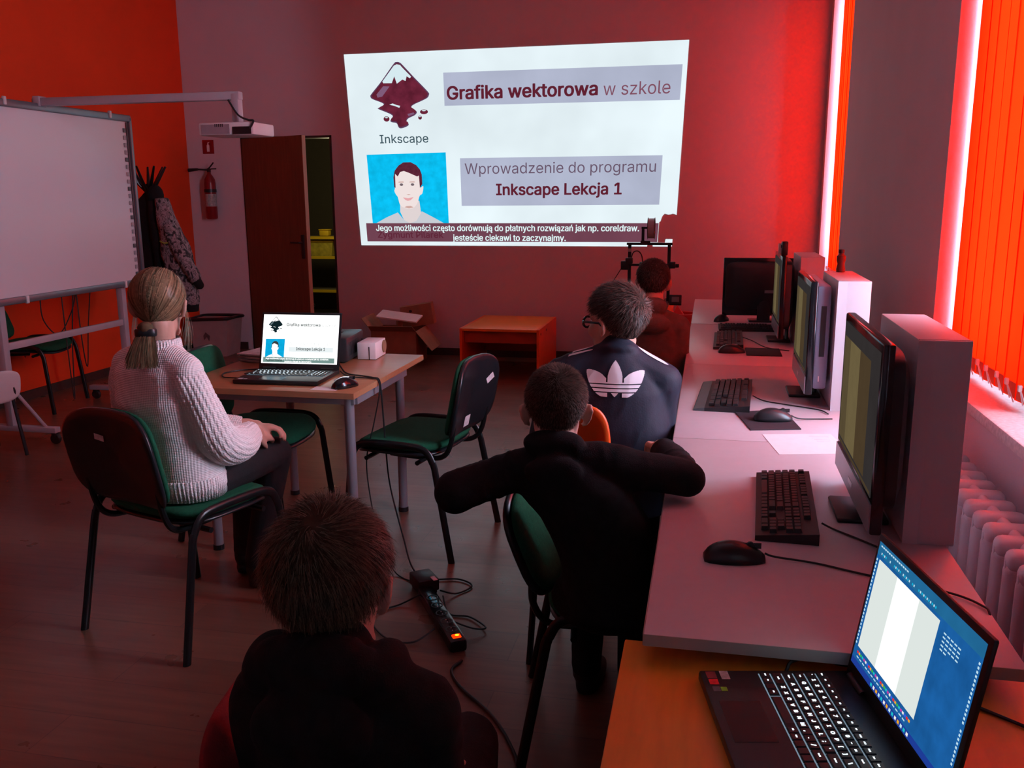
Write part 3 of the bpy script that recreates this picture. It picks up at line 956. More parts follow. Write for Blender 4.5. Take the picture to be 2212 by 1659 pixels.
chair0 = make_chair('green chair with a dark back under the seated woman')
def place(c, x, y, rz, label):
    c.location = (x, y, 0); c.rotation_euler = (0, 0, rz); c['label'] = label
    return c
chairB = place(copy_tree(chair0), -1.235, 3.70, face(-0.985, 0.15), 'empty green chair right of the laptop table, stickers on its back')
chairC = place(copy_tree(chair0), -1.985, 3.67, face(0.998, 0.0), 'empty green chair pushed under the left side of the laptop table')
chairE = place(copy_tree(chair0), -4.80, 5.62, face(0.97, 0.22), 'empty green chair standing behind the whiteboard')
chairF = place(make_chair('chair', tilt=21), -0.225, 2.37, face(0.99, 0.12), 'green chair turned to the desk under the short-haired boy')
sto = thing('stool', 'dark round stool under the boy in the brown hoodie', 'stool', (-0.25, 4.47, 0))
MB().lathe([(0.0, 0.40), (0.16, 0.40), (0.17, 0.41), (0.17, 0.425), (0.15, 0.435), (0.0, 0.437)], n=28).build('seat', m_shell, sto, True)
for k in range(4):
    a = PI / 4 + k * PI / 2
    MB().cyl((0.12 * math.cos(a), 0.12 * math.sin(a), 0.40), (0.19 * math.cos(a), 0.19 * math.sin(a), 0), 0.012, n=10).build('leg', m_tube, sto, True)
chairF.scale = (0.9, 0.9, 0.9)
chairA = place(chair0, -1.79, 2.76, face(0.30, 0.955), 'green chair with a dark back under the seated woman')
sticker_on_back(chairB, 0.0, -0.115, 0.055, 0.05, 0.0)
sticker_on_back(chairB, 0.14, 0.06, 0.05, 0.03, 0.6)
sticker_on_back(chairA, -0.06, 0.075, 0.04, 0.022, -0.2)

# ---- orange moulded chair under the boy with glasses, red chair under the nearest boy
m_orange_plastic = pm('orange_chair_plastic', (0.85, 0.10, 0.012), 0.35, var=0.06)
m_red_cloth = pm('red_chair_cloth', (0.24, 0.012, 0.014), 0.9, var=0.15, scale=60, bump=0.3, bscale=300)
def simple_chair(name, label, x, y, rz, seat_m, bw, bh, zb, zs=0.43, sw=0.40):
    c = thing(name, label, 'chair', (x, y, 0), rz)
    link('seat', pad_mesh('seat', sw, 0.38, 0.03, seat_m, lambda a, b, z: (a, b, zs + z + 0.25 * a * a)), c)
    t = math.radians(10)
    link('backrest', pad_mesh('backrest', bw, bh, 0.022, seat_m, lambda a, b, z: (a, -0.215 - math.sin(t) * b + z + 0.5 * a * a, zb + math.cos(t) * b)), c)
    for sx in (-1, 1):
        MB().tube([(sx * sw * 0.475, 0.17, 0), (sx * sw * 0.425, 0.14, zs - 0.01)], 0.011, 8).build('leg', m_tube, c, True)
        MB().tube([(sx * sw * 0.475, -0.20, 0), (sx * sw * 0.425, -0.15, zs - 0.01)], 0.011, 8).build('leg', m_tube, c, True)
        MB().tube(crom([(sx * bw * 0.34, 0.0, zs - 0.02), (sx * bw * 0.34, -0.17, zs - 0.015), (sx * bw * 0.34, -0.215, zs + 0.05), (sx * bw * 0.32, -0.235, zb)], 4), 0.009, 8).build('back_support', m_tube, c, True)
    return c
simple_chair('plastic_chair', 'orange plastic chair behind the boy in the navy jacket', -0.355, 2.84, face(0.1, 0.995), m_orange_plastic, 0.22, 0.32, 0.735, 0.43, 0.32)
simple_chair('red_chair', 'dark red chair under the nearest boy', -0.45, 1.17, face(0.99, 0.10), m_red_cloth, 0.36, 0.30, 0.62, 0.40)

# ---- white plastic chair at the left edge
wc = thing('white_chair', 'white plastic chair cut off by the left picture edge', 'chair', (-4.20, 4.40, 0), face(-0.9, 0.4))
link('seat', pad_mesh('seat', 0.38, 0.36, 0.02, m_white, lambda a, b, z: (a, b, 0.36 + z + 0.3 * a * a)), wc)
link('backrest', pad_mesh('backrest', 0.38, 0.20, 0.018, m_white, lambda a, b, z: (a, -0.20 - 0.2 * b + z + 0.6 * a * a, 0.43 + b)), wc)
for sx in (-1, 1):
    MB().tube([(sx * 0.17, 0.16, 0), (sx * 0.15, 0.13, 0.35)], 0.011, 8).build('leg', m_metal_dark, wc, True)
    MB().tube(crom([(sx * 0.17, -0.20, 0), (sx * 0.15, -0.15, 0.34), (sx * 0.15, -0.175, 0.38), (sx * 0.14, -0.185, 0.42)], 4), 0.011, 8).build('leg', m_metal_dark, wc, True)

# ---- orange bench against the back wall
bn = thing('orange_bench', 'low orange table with dark apron by the back wall', 'table', (-1.68, 7.66, 0))
MB().rbox((0, 0, 0.408), (0.634, 0.86, 0.022), 0.002).build('table_top', m_orange_lam, bn, True)
for sx in (-1, 1):
    p = MB().bb(sx * 0.329 - 0.011, sx * 0.329 + 0.011, -0.43, 0.43, 0, 0.419).build('side_panel', pm('orange_laminate_side', (0.80, 0.10, 0.010), 0.4, var=0.08), bn)
    for yy in (-0.36, -0.10):
        MB().cyl((sx * 0.3405, yy, 0.375), (sx * 0.3425, yy, 0.375), 0.011, n=12).build('screw_cap', m_black, p, True)
MB().bb(-0.316, 0.316, -0.36, -0.34, 0.29, 0.396).build('apron', pm('dark_orange_apron', (0.42, 0.06, 0.012), 0.5), bn)
MB().bb(-0.316, 0.316, 0.38, 0.40, 0.10, 0.396).build('rear_panel', MATS['dark_orange_apron'], bn)

# ---- radiator
m_rad = pm('white_radiator_enamel', (0.55, 0.53, 0.56), 0.35, var=0.05)
rd = thing('radiator', 'white ribbed column radiator under the near window', 'radiator', (0.80, 2.45, 0))
def rad_section():
    mb = MB()
    for x in (-0.045, 0.045):
        pts = [(x, 0, 0.14), (x, 0, 0.60)]
        mb.cap(pts[0], 0.026, pts[1], 0.026, 12)
    mb.rbox((0, 0, 0.625), (0.135, 0.058, 0.055), 0.022, seg=3)
    mb.rbox((0, 0, 0.135), (0.135, 0.058, 0.05), 0.02, seg=3)
    mb.rbox((0, 0, 0.38), (0.14, 0.014, 0.50), 0.006)
    return mb.mesh('section', m_rad, True)
_rs = rad_section()
for k in range(18):
    link('section', _rs, rd, M=Matrix.Translation((0, -0.85 + k * 0.095, 0)))
MB().cyl((0, -0.9, 0.63), (0, 0.82, 0.63), 0.016, n=12).cyl((0, -0.9, 0.135), (0, 0.82, 0.135), 0.016, n=12).build('header_pipe', m_rad, rd, True)
for yy in (-0.7, 0.6):
    MB().bb(-0.05, 0.05, yy - 0.02, yy + 0.02, 0, 0.12).build('bracket_foot', m_rad, rd)

# ---- white boxes standing behind the monitors
m_box = pm('white_cardboard_box', (0.66, 0.62, 0.66), 0.45, var=0.03, scale=8)
def tall_box(y0, y1, label, x0=0.437, x1=0.542, z1=1.2):
    b = thing('flat_box', label, 'box', ((x0 + x1) / 2, (y0 + y1) / 2, 0.75), group='tall narrow white boxes behind the monitors')
    w, d, h = x1 - x0, y1 - y0, z1 - 0.75
    MB().rbox((0, 0, h / 2), (w, d, h), 0.003).build('box_body', m_box, b, True)
    MB().bb(-w / 2 - 0.0008, -w / 2 + 0.03, -d / 2 - 0.0009, -d / 2 + 0.0005, 0.0, h - 0.002).build('front_flap', m_box, b)
    MB().bb(-w / 2, w / 2, -d / 2 + 0.006, -d / 2 + 0.0085, h - 0.001, h + 0.0008).build('lid_seam', pm('box_seam', (0.34, 0.30, 0.33), 0.6), b)
    return b
tall_box(2.0, 2.44, 'nearest tall narrow white box behind a monitor')
tall_box(3.27, 3.71, 'second tall narrow white box with a brown bottle on it', 0.44, 0.548, 1.207)
tall_box(4.60, 5.02, 'third tall narrow white box beyond the second monitor', 0.44, 0.55, 1.20)

# ---- all-in-one computers
m_silver = pm('silver_plastic', (0.30, 0.31, 0.35), 0.35, metal=0.5, var=0.06)
m_bluegrey = pm('blue_grey_plastic', (0.22, 0.26, 0.36), 0.4, var=0.05)
m_screen = pm('dark_screen_glass', (0.012, 0.012, 0.012), 0.08, var=0.1)
e_page = em('dim_page', lin((84, 72, 50)), 1.0, var=0.05, scale=20)
e_page2 = em('dim_page_light', lin((104, 91, 62)), 1.0, var=0.05, scale=20)
e_page3 = em('dim_page_dark', lin((72, 58, 40)), 1.0, var=0.05, scale=20)
e_desk = em('dim_desktop', lin((48, 44, 44)), 1.0, var=0.1, scale=8)
def aio(y0, y1, label, x=0.354, rz=0.0, z0=0.79, h=0.41, side=None, lit=True, sticker=False, yaw_c=None):
    """screen towards local -X, width along local Y"""
    w = y1 - y0
    a = thing('computer_monitor', label, 'monitor', (x, (y0 + y1) / 2, 0.75), rz, group='all-in-one computers on the window desks')
    zb = z0 - 0.75
    MB().rbox((0.0125, 0, zb + h / 2), (0.025, w, h), 0.005).build('front_housing', m_black_gloss, a, True)
    if side is m_bluegrey:
        MB().rbox((0.048, 0, zb + h / 2 + 0.004), (0.05, w - 0.010, h - 0.034), 0.012).build('back_cover', side, a, True)
    else:
        MB().loft([((0.024, 0, zb + h / 2 + 0.01), (0, 1, 0), w / 2 - 0.012, (0, 0, 1), h / 2 - 0.03, 9), ((0.050, 0, zb + h / 2 + 0.01), (0, 1, 0), w / 2 - 0.014, (0, 0, 1), h / 2 - 0.032, 9),
                   ((0.066, 0, zb + h / 2 + 0.01), (0, 1, 0), w / 2 - 0.05, (0, 0, 1), h / 2 - 0.06, 8)], 40).build('back_cover', side or m_black, a, True)
    if lit:
        s = MB().bb(-0.0015, 0.0005, -w / 2 + 0.018, w / 2 - 0.018, zb + 0.078, zb + h - 0.02).build('screen', e_desk, a)
        ww = w - 0.036
        y_a = w / 2 - 0.018
        for (f0, f1, m) in ((0.03, 0.22, e_page), (0.22, 0.52, e_page2), (0.52, 0.80, e_page3)):
            MB().bb(-0.0022, -0.0014, y_a - f1 * ww, y_a - f0 * ww, zb + 0.095, zb + h - 0.055).build('page', m, s)
        MB().bb(-0.0022, -0.0014, -y_a + 0.01, y_a - 0.01, zb + 0.082, zb + 0.088).build('taskbar', e_page3, s)
    else:
        MB().bb(-0.0015, 0.0005, -w / 2 + 0.018, w / 2 - 0.018, zb + 0.078, zb + h - 0.02).build('screen', m_screen, a)
    ch = MB().bb(-0.003, 0.001, -w / 2 + 0.004, w / 2 - 0.004, zb + 0.004, zb + 0.066).build('chin_panel', m_silver, a)
    MB().bb(-0.0042, -0.003, -0.03, 0.03, zb + 0.028, zb + 0.04).build('badge', m_chrome, ch)
    if side is m_bluegrey:
        MB().bb(0.040, 0.058, -w / 2 + 0.0035, -w / 2 + 0.008, zb + 0.14, zb + 0.32).build('port_slot', m_black, a)
        MB().bb(0.042, 0.046, -w / 2 + 0.0040, -w / 2 + 0.008, zb + 0.05, zb + 0.07).build('power_mark', m_white, a)
    st = MB().tube([(0.045, 0, zb + 0.16), (0.060, 0, zb + 0.08), (0.060, 0, 0.012)], 0.018, 10, flat=(0.5, 2.2, (1, 0, 0)))
    st.build('stand_neck', m_black, a, True)
    MB().rbox((0.018, 0, 0.006), (0.115, 0.17, 0.012), 0.005).build('stand_foot', m_black, a, True)
    if sticker:
        MB().bb(0.0662, 0.067, 0.0, 0.06, zb + 0.14, zb + 0.158).build('sticker', pm('grey_label', (0.22, 0.22, 0.23), 0.5), a)
    return a
aio(1.925, 2.455, 'nearest black monitor with silver lower bezel and a tan page')
aio(3.305, 3.80, 'second monitor with a blue-grey side and port slot', 0.354, 0.0, 0.795, 0.405, m_bluegrey)
aio(4.64, 5.12, 'third black monitor along the desks', 0.354)
aio(5.38, 5.86, 'black monitor turned with its plain back to the viewer', 0.33, math.radians(-88), 0.785, 0.345, None, False, True)

# ---- keyboards with separate keys
m_key = pm('dark_key_cap', (0.018, 0.016, 0.018), 0.45, var=0.1, scale=60)
m_kb = pm('dark_keyboard_case', (0.014, 0.012, 0.014), 0.5, var=0.12)
ROWS = [[1, -1, 1, 1, 1, 1, -0.5, 1, 1, 1, 1, -0.5, 1, 1, 1, 1, -0.25, 1, 1, 1],
        [1] * 13 + [2, -0.25, 1, 1, 1, -0.25, 1, 1, 1, 1],
        [1.5] + [1] * 12 + [1.5, -0.25, 1, 1, 1, -0.25, 1, 1, 1, 1],
        [1.75] + [1] * 11 + [2.25, -3.5, 1, 1, 1],
        [2.25] + [1] * 10 + [2.75, -1.25, 1, -1.25, 1, 1, 1, 1],
        [1.25, 1.25, 1.25, 6.25, 1.25, 1.25, 1.25, 1.25, -0.25, 1, 1, 1, -0.25, 2, 1]]
_keym = {}
def key_mesh(w, d, h, mat, tag_):
    k = (round(w, 4), round(d, 4), round(h, 4), tag_)
    if k not in _keym:
        mb = MB().box((0, 0, h / 2), (w, d, h), taper=0.84)
        _keym[k] = mb.mesh('key', mat)
    return _keym[k]
def keyboard(name, label, x, y, rz, z=0.75, W=0.455, D=0.155, palm=False, cable=None, joined=False):
    kb = thing(name, label, 'keyboard', (x, y, z), rz, group='black keyboards on the window desks')
    c = MB()
    c.add([(-W / 2, -D / 2, 0), (W / 2, -D / 2, 0), (W / 2, D / 2, 0), (-W / 2, D / 2, 0),
           (-W / 2, -D / 2, 0.012), (W / 2, -D / 2, 0.012), (W / 2, D / 2, 0.026), (-W / 2, D / 2, 0.026)],
          [(3, 2, 1, 0), (4, 5, 6, 7), (0, 1, 5, 4), (1, 2, 6, 5), (2, 3, 7, 6), (3, 0, 4, 7)])
    c.build('case', m_kb, kb)
    u = (W - 0.016) / 22.75
    pit = (D - 0.024) / 6.3
    tilt = math.atan2(0.014, D)
    joint = MB()
    for r, row in enumerate(ROWS):
        xx = -W / 2 + 0.008
        yy = D / 2 - 0.012 - pit * (r + 0.5) - (0.3 * pit if r else 0)
        zz = 0.012 + (yy + D / 2) / D * 0.014
        for k in row:
            if k < 0:
                xx += -k * u
                continue
            kw = k * u
            if joined:
                joint.box((xx + kw / 2, yy, zz + 0.004), (kw - 0.002, pit - 0.002, 0.008), taper=0.85)
            else:
                me = key_mesh(kw - 0.0016, pit - 0.0018, 0.0085, m_key, 'k')
                link('key', me, kb, M=Matrix.Translation((xx + kw / 2, yy, zz)) @ Matrix.Rotation(tilt, 4, 'X'))
            xx += kw
    if joined:
        o = joint.build('keys', m_key, kb)
        o['kind'] = 'stuff'
    if palm:
        MB().add([(-W / 2, -D / 2 - 0.04, 0), (W / 2, -D / 2 - 0.04, 0), (W / 2, -D / 2, 0), (-W / 2, -D / 2, 0),
                  (-W / 2, -D / 2 - 0.036, 0.007), (W / 2, -D / 2 - 0.036, 0.007), (W / 2, -D / 2, 0.013), (-W / 2, -D / 2, 0.013)],
                 [(3, 2, 1, 0), (4, 5, 6, 7), (0, 1, 5, 4), (1, 2, 6, 5), (2, 3, 7, 6), (3, 0, 4, 7)]).build('palm_rest', pm('grey_palm_rest', (0.06, 0.08, 0.085), 0.45), kb)
    if cable:
        inv = Matrix.Rotation(-rz, 4, 'Z') @ Matrix.Translation((-x, -y, -z))
        MB().tube([tuple(inv @ Vector(p)) for p in crom(cable, 8)], 0.0022, 6).build('cable', m_rubber, kb, True)
    return kb
keyboard('computer_keyboard', 'nearest black keyboard on the pale desk', 0.203, 2.19, math.radians(-93), W=0.478, D=0.135,
         cable=[(0.275, 2.06, 0.763), (0.30, 2.05, 0.754), (0.345, 2.0, 0.7535), (0.40, 1.93, 0.7535), (0.43, 1.88, 0.7535)])
keyboard('computer_keyboard', 'second black keyboard with a grey palm rest', 0.097, 3.42, math.radians(-93.5), W=0.49, D=0.155, palm=True,
         cable=[(0.18, 3.40, 0.765), (0.22, 3.37, 0.754), (0.30, 3.32, 0.7535), (0.40, 3.26, 0.7535), (0.425, 3.2, 0.7535)])
keyboard('computer_keyboard', 'third black keyboard beyond the boys', 0.115, 4.77, math.radians(-91), W=0.50, D=0.145, joined=True,
         cable=[(0.19, 4.85, 0.765), (0.24, 4.8, 0.754), (0.30, 4.6, 0.7535), (0.40, 4.52, 0.7535)])
keyboard('computer_keyboard', 'farthest dark keyboard before the turned monitor', 0.24, 5.22, math.radians(2), W=0.34, D=0.125, joined=True)

# ---- mice
def mouse_mesh(L=0.125, W=0.068, H=0.042):
    mb = MB()
    rings = []
    n = 14
    for i in range(n + 1):
        t = i / n
        yy = (t - 0.5) * L
        w = W / 2 * (max(0.0, math.sin(PI * (0.04 + 0.92 * t))) ** 0.42) * (1.0 - 0.10 * math.sin(PI * t) + 0.06 * (1 - t))
        hh = H * (max(0.0, math.sin(PI * (0.05 + 0.90 * t ** 0.85))) ** 0.6)
        rings.append((yy, w, hh))
    vs = []
    m = 14
    for (yy, w, hh) in rings:
        for k in range(m + 1):
            a = PI * k / m
            vs.append((math.cos(a) * w, yy, max(0.0, math.sin(a)) ** 0.8 * hh))
    fs = []
    for i in range(n):
        for k in range(m):
            a = i * (m + 1) + k
            fs.append((a, a + 1, a + m + 2, a + m + 1))
        fs.append((i * (m + 1), (i + 1) * (m + 1), (i + 1) * (m + 1) + m, i * (m + 1) + m))
    fs.append(tuple(range(m + 1)))
    fs.append(tuple(n * (m + 1) + k for k in range(m, -1, -1)))
    mb.add(vs, fs)
    return mb
m_mouse = pm('black_mouse_plastic', (0.012, 0.012, 0.013), 0.32, var=0.15)
m_mouse_grey = pm('dark_grey_mouse', (0.022, 0.024, 0.028), 0.35, var=0.15)
def mouse(label, x, y, rz, z=0.75, mat=None, cable=None, L=0.125, trim=False):
    t = thing('computer_mouse', label, 'mouse', (x, y, z), rz, group='computer mice')
    mouse_mesh(L).build('shell', mat or m_mouse, t, 'all')
    MB().bb(-0.0008, 0.0008, L * 0.08, L * 0.44, 0.026, 0.0385).build('button_gap', m_black_gloss, t)
    MB().lathe([(0.0, -0.0035), (0.008, -0.003), (0.0085, 0), (0.008, 0.003), (0.0, 0.0035)], (0, L * 0.26, 0.033), 14, Matrix.Rotation(PI / 2, 3, 'Y')).build('scroll_wheel', m_rubber, t, True)
    if trim:
        MB().tube(crom([(-0.030, -0.03, 0.028), (-0.026, 0.01, 0.036), (-0.018, 0.045, 0.032)], 5), 0.003, 6).build('silver_trim', m_chrome, t, True)
    if cable:
        inv = Matrix.Rotation(-rz, 4, 'Z') @ Matrix.Translation((-x, -y, -z))
        MB().tube([tuple(inv @ Vector(p)) for p in crom(cable, 8)], 0.0022, 6).build('cable', m_rubber, t, True)
    return t
mouse('large black mouse on bare desk near the nearest keyboard', 0.075, 1.835, face(0.98, 0.12), cable=[(0.138, 1.845, 0.765), (0.16, 1.85, 0.757), (0.24, 1.84, 0.7535), (0.33, 1.80, 0.7535), (0.46, 1.75, 0.7535), (0.515, 1.70, 0.7535), (0.524, 1.66, 0.745), (0.53, 1.60, 0.66)])
pad = MB()
P2 = [(0.111, 3.176), (0.277, 3.247), (0.315, 2.973), (0.154, 2.932)]
pad.prism([(a - 0.21, b - 3.08) for a, b in P2], 0, 0.003)
pt = thing('mouse_pad', 'dark mouse mat with a red corner on the second desk', 'mouse mat', (0.21, 3.08, 0.7505))
pad.build('mat', pm('dark_mat_cloth', (0.030, 0.020, 0.028), 0.8, var=0.2, scale=50), pt)
MB().prism([(0.045, 0.135), (0.068, 0.165), (0.080, 0.085), (0.066, 0.10)], 0.003, 0.0036).build('red_print', pm('red_print', (0.55, 0.03, 0.03), 0.6), pt)
mouse('black mouse on the dark mouse mat', 0.232, 3.075, face(0.98, 0.2), 0.7545, m_mouse_grey, cable=[(0.292, 3.095, 0.768), (0.32, 3.10, 0.757), (0.38, 3.12, 0.7535), (0.43, 3.13, 0.7535)])
mouse('black mouse beside the third keyboard', 0.125, 4.44, face(0.98, 0.15), trim=True)
MB_pad3 = thing('mouse_pad', 'small black mouse mat before the third monitor', 'mouse mat', (0.275, 4.47, 0.7505))
MB().rbox((0, 0, 0.002), (0.165, 0.215, 0.004), 0.0015).build('mat', pm('black_mat_cloth', (0.012, 0.011, 0.012), 0.8), MB_pad3, True)
MB().bb(-0.07, 0.07, 0.098, 0.102, 0.0042, 0.0046).build('stitched_edge', m_kb, MB_pad3)
mouse('black mouse left of the turned monitor on the far desk', 0.09, 5.58, face(0.5, 0.8))

# ---- sheet of paper on the near desk
pp = MB().prism([(0.188, 2.889), (0.40, 2.935), (0.435, 2.71), (0.224, 2.663)], 0.7505, 0.7512)
ps = thing('paper_sheet', 'white paper sheet lying between the first two desks', 'paper', (0.31, 2.80, 0.7503))
MB().prism([(0.188 - 0.31, 0.089), (0.09, 0.135), (0.125, -0.09), (0.224 - 0.31, -0.137)], 0, 0.0007).build('sheet', m_paper, ps)
for k in range(4):
    MB().prism([(0.02 + 0.006 * k, 0.09 - 0.018 * k), (0.08, 0.102 - 0.018 * k), (0.0805, 0.100 - 0.018 * k), (0.0205 + 0.006 * k, 0.088 - 0.018 * k)], 0.0007, 0.0009).build('faint_writing', pm('pale_ink', (0.52, 0.50, 0.54), 0.8), ps)

# ------------------------------------------------------------------ laptops
m_lap = pm('black_laptop_shell', (0.010, 0.010, 0.011), 0.36, var=0.15, scale=50, bump=0.05, bscale=500)
m_lapkey = pm('black_laptop_key', (0.010, 0.010, 0.012), 0.4, var=0.1)
e_back = em('key_backlight', (0.55, 0.78, 1.0), 0.32)
e_leg = em('key_legend', (0.72, 0.88, 1.0), 3.0)
LROWS = [[1.0] * 14 + [1.0, -0.25, 1, 1, 1, 1],
         [1.0] * 13 + [2.0, -0.25, 1, 1, 1, 1],
         [1.5] + [1.0] * 12 + [1.5, -0.25, 1, 1, 1, 1],
         [1.75] + [1.0] * 11 + [2.25, -0.25, 1, 1, 1, 1],
         [2.25] + [1.0] * 10 + [1.75, -0.0, 1, -0.25, 1, 1, 1, 1],
         [1.0, 1.0, 1.0, 1.0, 5.0, 1.0, 1.0, 1.0, 1.0, 1.0, 1.0, -0.25, 2, 1, 1]]
LEG = [['Esc', 'F1', 'F2', 'F3', 'F4', 'F5', 'F6', 'F7', 'F8', 'F9', 'F10', 'F11', 'F12', 'Ins', 'Del', '', '', '', ''],
       list('`1234567890-=') + ['Back', 'Num', '/', '*', '-'],
       ['Tab'] + list('QWERTYUIOP[]') + ['\\', '7', '8', '9', '+'],
       ['Caps'] + list("ASDFGHJKL;'") + ['Enter', '4', '5', '6', '+'],
       ['Shift'] + list('ZXCVBNM,./') + ['Shift', '', '1', '2', '3', ''],
       ['Ctrl', 'Fn', '', 'Alt', '', 'Alt', 'Ctrl', '', '', '', '', '0', '.', '']]
_legm = {}
def legend_mesh(s):
    if s not in _legm:
        vs, fs = text_mesh(s, 0.05)
        sc = 0.0135 if len(s) == 1 else 0.0056
        cx = (vs[:, 0].min() + vs[:, 0].max()) / 2
        me = bpy.data.meshes.new('legend')
        me.from_pydata([((a - cx) * sc, (b - 0.28) * sc * 0.8, 0.0) for a, b in vs], [], fs)
        me.materials.append(e_leg)
        _legm[s] = me
    return _legm[s]

def laptop(label, x, y, z, rz, W, D, lid, screen_builder, legends=False):
    lp = thing('open_laptop', label, 'laptop', (x, y, z), rz)
    base = MB().rbox((0, 0, 0.0105), (W, D, 0.019), 0.005).build('base', m_lap, lp, True)
    # key well glowing between the keys
    kx0, kx1 = -W / 2 + 0.014, W / 2 - 0.014
    ky1, ky0 = D / 2 - 0.052, D / 2 - 0.052 - 0.112
    MB().bb(kx0, kx1, ky0, ky1, 0.0198, 0.0203).build('key_backlight', e_back, lp)
    u = (kx1 - kx0) / 19.25
    pit = (ky1 - ky0) / 6
    for r, row in enumerate(LROWS):
        xx = kx0
        yy = ky1 - pit * (r + 0.5)
        q = 0
        for k in row:
            if k <= 0:
                xx += -k * u
                continue
            kw = k * u
            ko = link('key', key_mesh(kw - 0.0014, pit - 0.0024, 0.0030, m_lapkey, 'lap'), lp, M=Matrix.Translation((xx + kw / 2, yy + 0.0006, 0.0206)))
            if legends and q < len(LEG[r]) and LEG[r][q]:
                link('legend', legend_mesh(LEG[r][q]), ko, M=Matrix.Translation((0, 0, 0.0033)))
            q += 1
            xx += kw
    MB().bb(-0.085, 0.025, -D / 2 + 0.014, -D / 2 + 0.078, 0.0198, 0.0204).build('touchpad', pm('touchpad', (0.016, 0.016, 0.017), 0.25), lp)
    hz = 0.016
    hy = D / 2 - 0.014
    for sx in (-1, 1):
        MB().cyl((sx * W * 0.36 - 0.03, hy, hz + 0.004), (sx * W * 0.36 + 0.03, hy, hz + 0.004), 0.007, n=10).build('hinge', m_lap, lp, True)
    Hs = W * 0.69
    ML = Matrix.Translation((0, hy, hz)) @ Matrix.Rotation(-lid, 4, 'X')
    ld = MB().rbox((0, 0.004, Hs / 2), (W, 0.008, Hs), 0.0035).build('lid', m_lap, lp, True, M=ML)
    sw, sh = W - 0.020, Hs - 0.038
    def fn(uu, vv, k=0):
        return ((uu - 0.5) * sw, -0.0004 - 0.00015 * k, 0.027 + vv * sh)
    screen_builder(ld, fn)
    return lp

# near laptop: drawing program on a blue desktop
e_blue = em('screen_blue', lin((26, 92, 158)), 1.0, var=0.18, scale=25)
e_teal = em('screen_menu_blue', lin((34, 104, 150)), 1.0, var=0.1, scale=20)
e_white = em('screen_white', lin((250, 255, 252)), 1.05)
e_pale = em('screen_page_pale', lin((222, 230, 226)), 1.0)
e_icon = em('screen_icon', lin((190, 225, 240)), 1.0)
def ui_screen(ld, fn):
    sc = polymesh('screen', rect(0, 1, 0, 1), lambda u, v: fn(u, v, 0), e_blue, ld)
    L = lambda k: (lambda u, v: fn(u, v, k))
    polymesh('menu_band', rect(0.0, 1.0, 0.90, 1.0), L(1), e_teal, ld)
    polymesh('task_band', rect(0.0, 1.0, 0.0, 0.05), L(1), em('screen_taskbar', lin((30, 60, 150)), 1.0), ld)
    polymesh('page', rect(0.035, 0.24, 0.155, 0.875), L(1), e_pale, ld)
    polymesh('page', rect(0.24, 0.47, 0.155, 0.875), L(1), e_white, ld)
    polymesh('page', rect(0.47, 0.66, 0.155, 0.875), L(1), e_pale, ld)
    def dots(name, pts, w, h, mats):
        mb = MB()
        vs, fs, mi = [], [], []
        for i, (u, v) in enumerate(pts):
            for p in rect(u - w, u + w, v - h, v + h):
                vs.append(fn(p[0], p[1], 2))
            fs.append(tuple(range(i * 4, i * 4 + 4))); mi.append(i % len(mats))
        me = bpy.data.meshes.new(name)
        me.from_pydata([tuple(p) for p in vs], [], fs)
        for m in mats:
            me.materials.append(m)
        me.polygons.foreach_set('material_index', mi)
        o = link(name, me, ld)
    R = random.Random(3)
    dots('menu_text', [(0.03 + 0.022 * k, 0.975) for k in range(14)], 0.008, 0.006, [e_icon])
    dots('tool_icons', [(0.03 + 0.016 * k, 0.925) for k in range(40) if R.random() > 0.35], 0.005, 0.008, [e_icon, em('screen_icon_cyan', lin((20, 180, 220)), 1.0)])
    dots('tool_column', [(0.012, 0.86 - 0.03 * k) for k in range(24)], 0.006, 0.009, [e_icon])
    dots('snap_column', [(0.985, 0.86 - 0.028 * k) for k in range(26) if R.random() > 0.2], 0.006, 0.008, [e_icon])
    dots('panel_text', [(0.72 + 0.03 * (k % 5), 0.83 - 0.028 * (k // 5)) for k in range(22)], 0.011, 0.005, [e_icon])
    pcols = [em('palette_%d' % i, lin(c), 1.0) for i, c in enumerate([(230, 40, 40), (240, 170, 30), (60, 190, 60), (30, 190, 200), (200, 60, 170), (235, 235, 235), (60, 90, 230)])]
    dots('colour_palette', [(0.05 + 0.02 * k, 0.115) for k in range(30)], 0.008, 0.009, pcols)
    dots('status_text', [(0.06 + 0.035 * k, 0.08) for k in range(16)], 0.012, 0.005, [e_icon])
    dots('task_icons', [(0.25 + 0.03 * k, 0.025) for k in range(14)], 0.009, 0.012, [pcols[3], pcols[5], pcols[1], e_icon])
lapA = laptop('black laptop with glowing keys and a drawing program on the orange table', 0.172, 1.266, 0.7005, face(0.98, 0.2), 0.362, 0.26, math.radians(9), ui_screen, True)
for k, (cx, cy, w, h, c) in enumerate(((-0.163, -0.112, 0.022, 0.016, (0.20, 0.03, 0.04)), (-0.163, -0.090, 0.026, 0.014, (0.45, 0.44, 0.44)), (-0.142, -0.112, 0.016, 0.015, (0.75, 0.02, 0.03)), (-0.120, -0.112, 0.015, 0.012, (0.10, 0.10, 0.11)), (-0.120, -0.100, 0.012, 0.010, (0.16, 0.55, 0.02)))):
    MB().bb(cx - w / 2, cx + w / 2, cy - h / 2, cy + h / 2, 0.0198, 0.0203).build('sticker', pm('palmrest_sticker_%d' % k, c, 0.4, var=0.3, scale=120), lapA)
MB().ell((0.155, 0.105, 0.0215), (0.0016, 0.0016, 0.0012)).build('power_led', e_leg, lapA)
def wcable(parent, pts, r=0.0022, name='cable', mat=None, k=8):
    inv = parent.matrix_basis.inverted()
    return MB().tube([tuple(inv @ Vector(p)) for p in crom(pts, k)], r, 6).build(name, mat or m_rubber, parent, True)
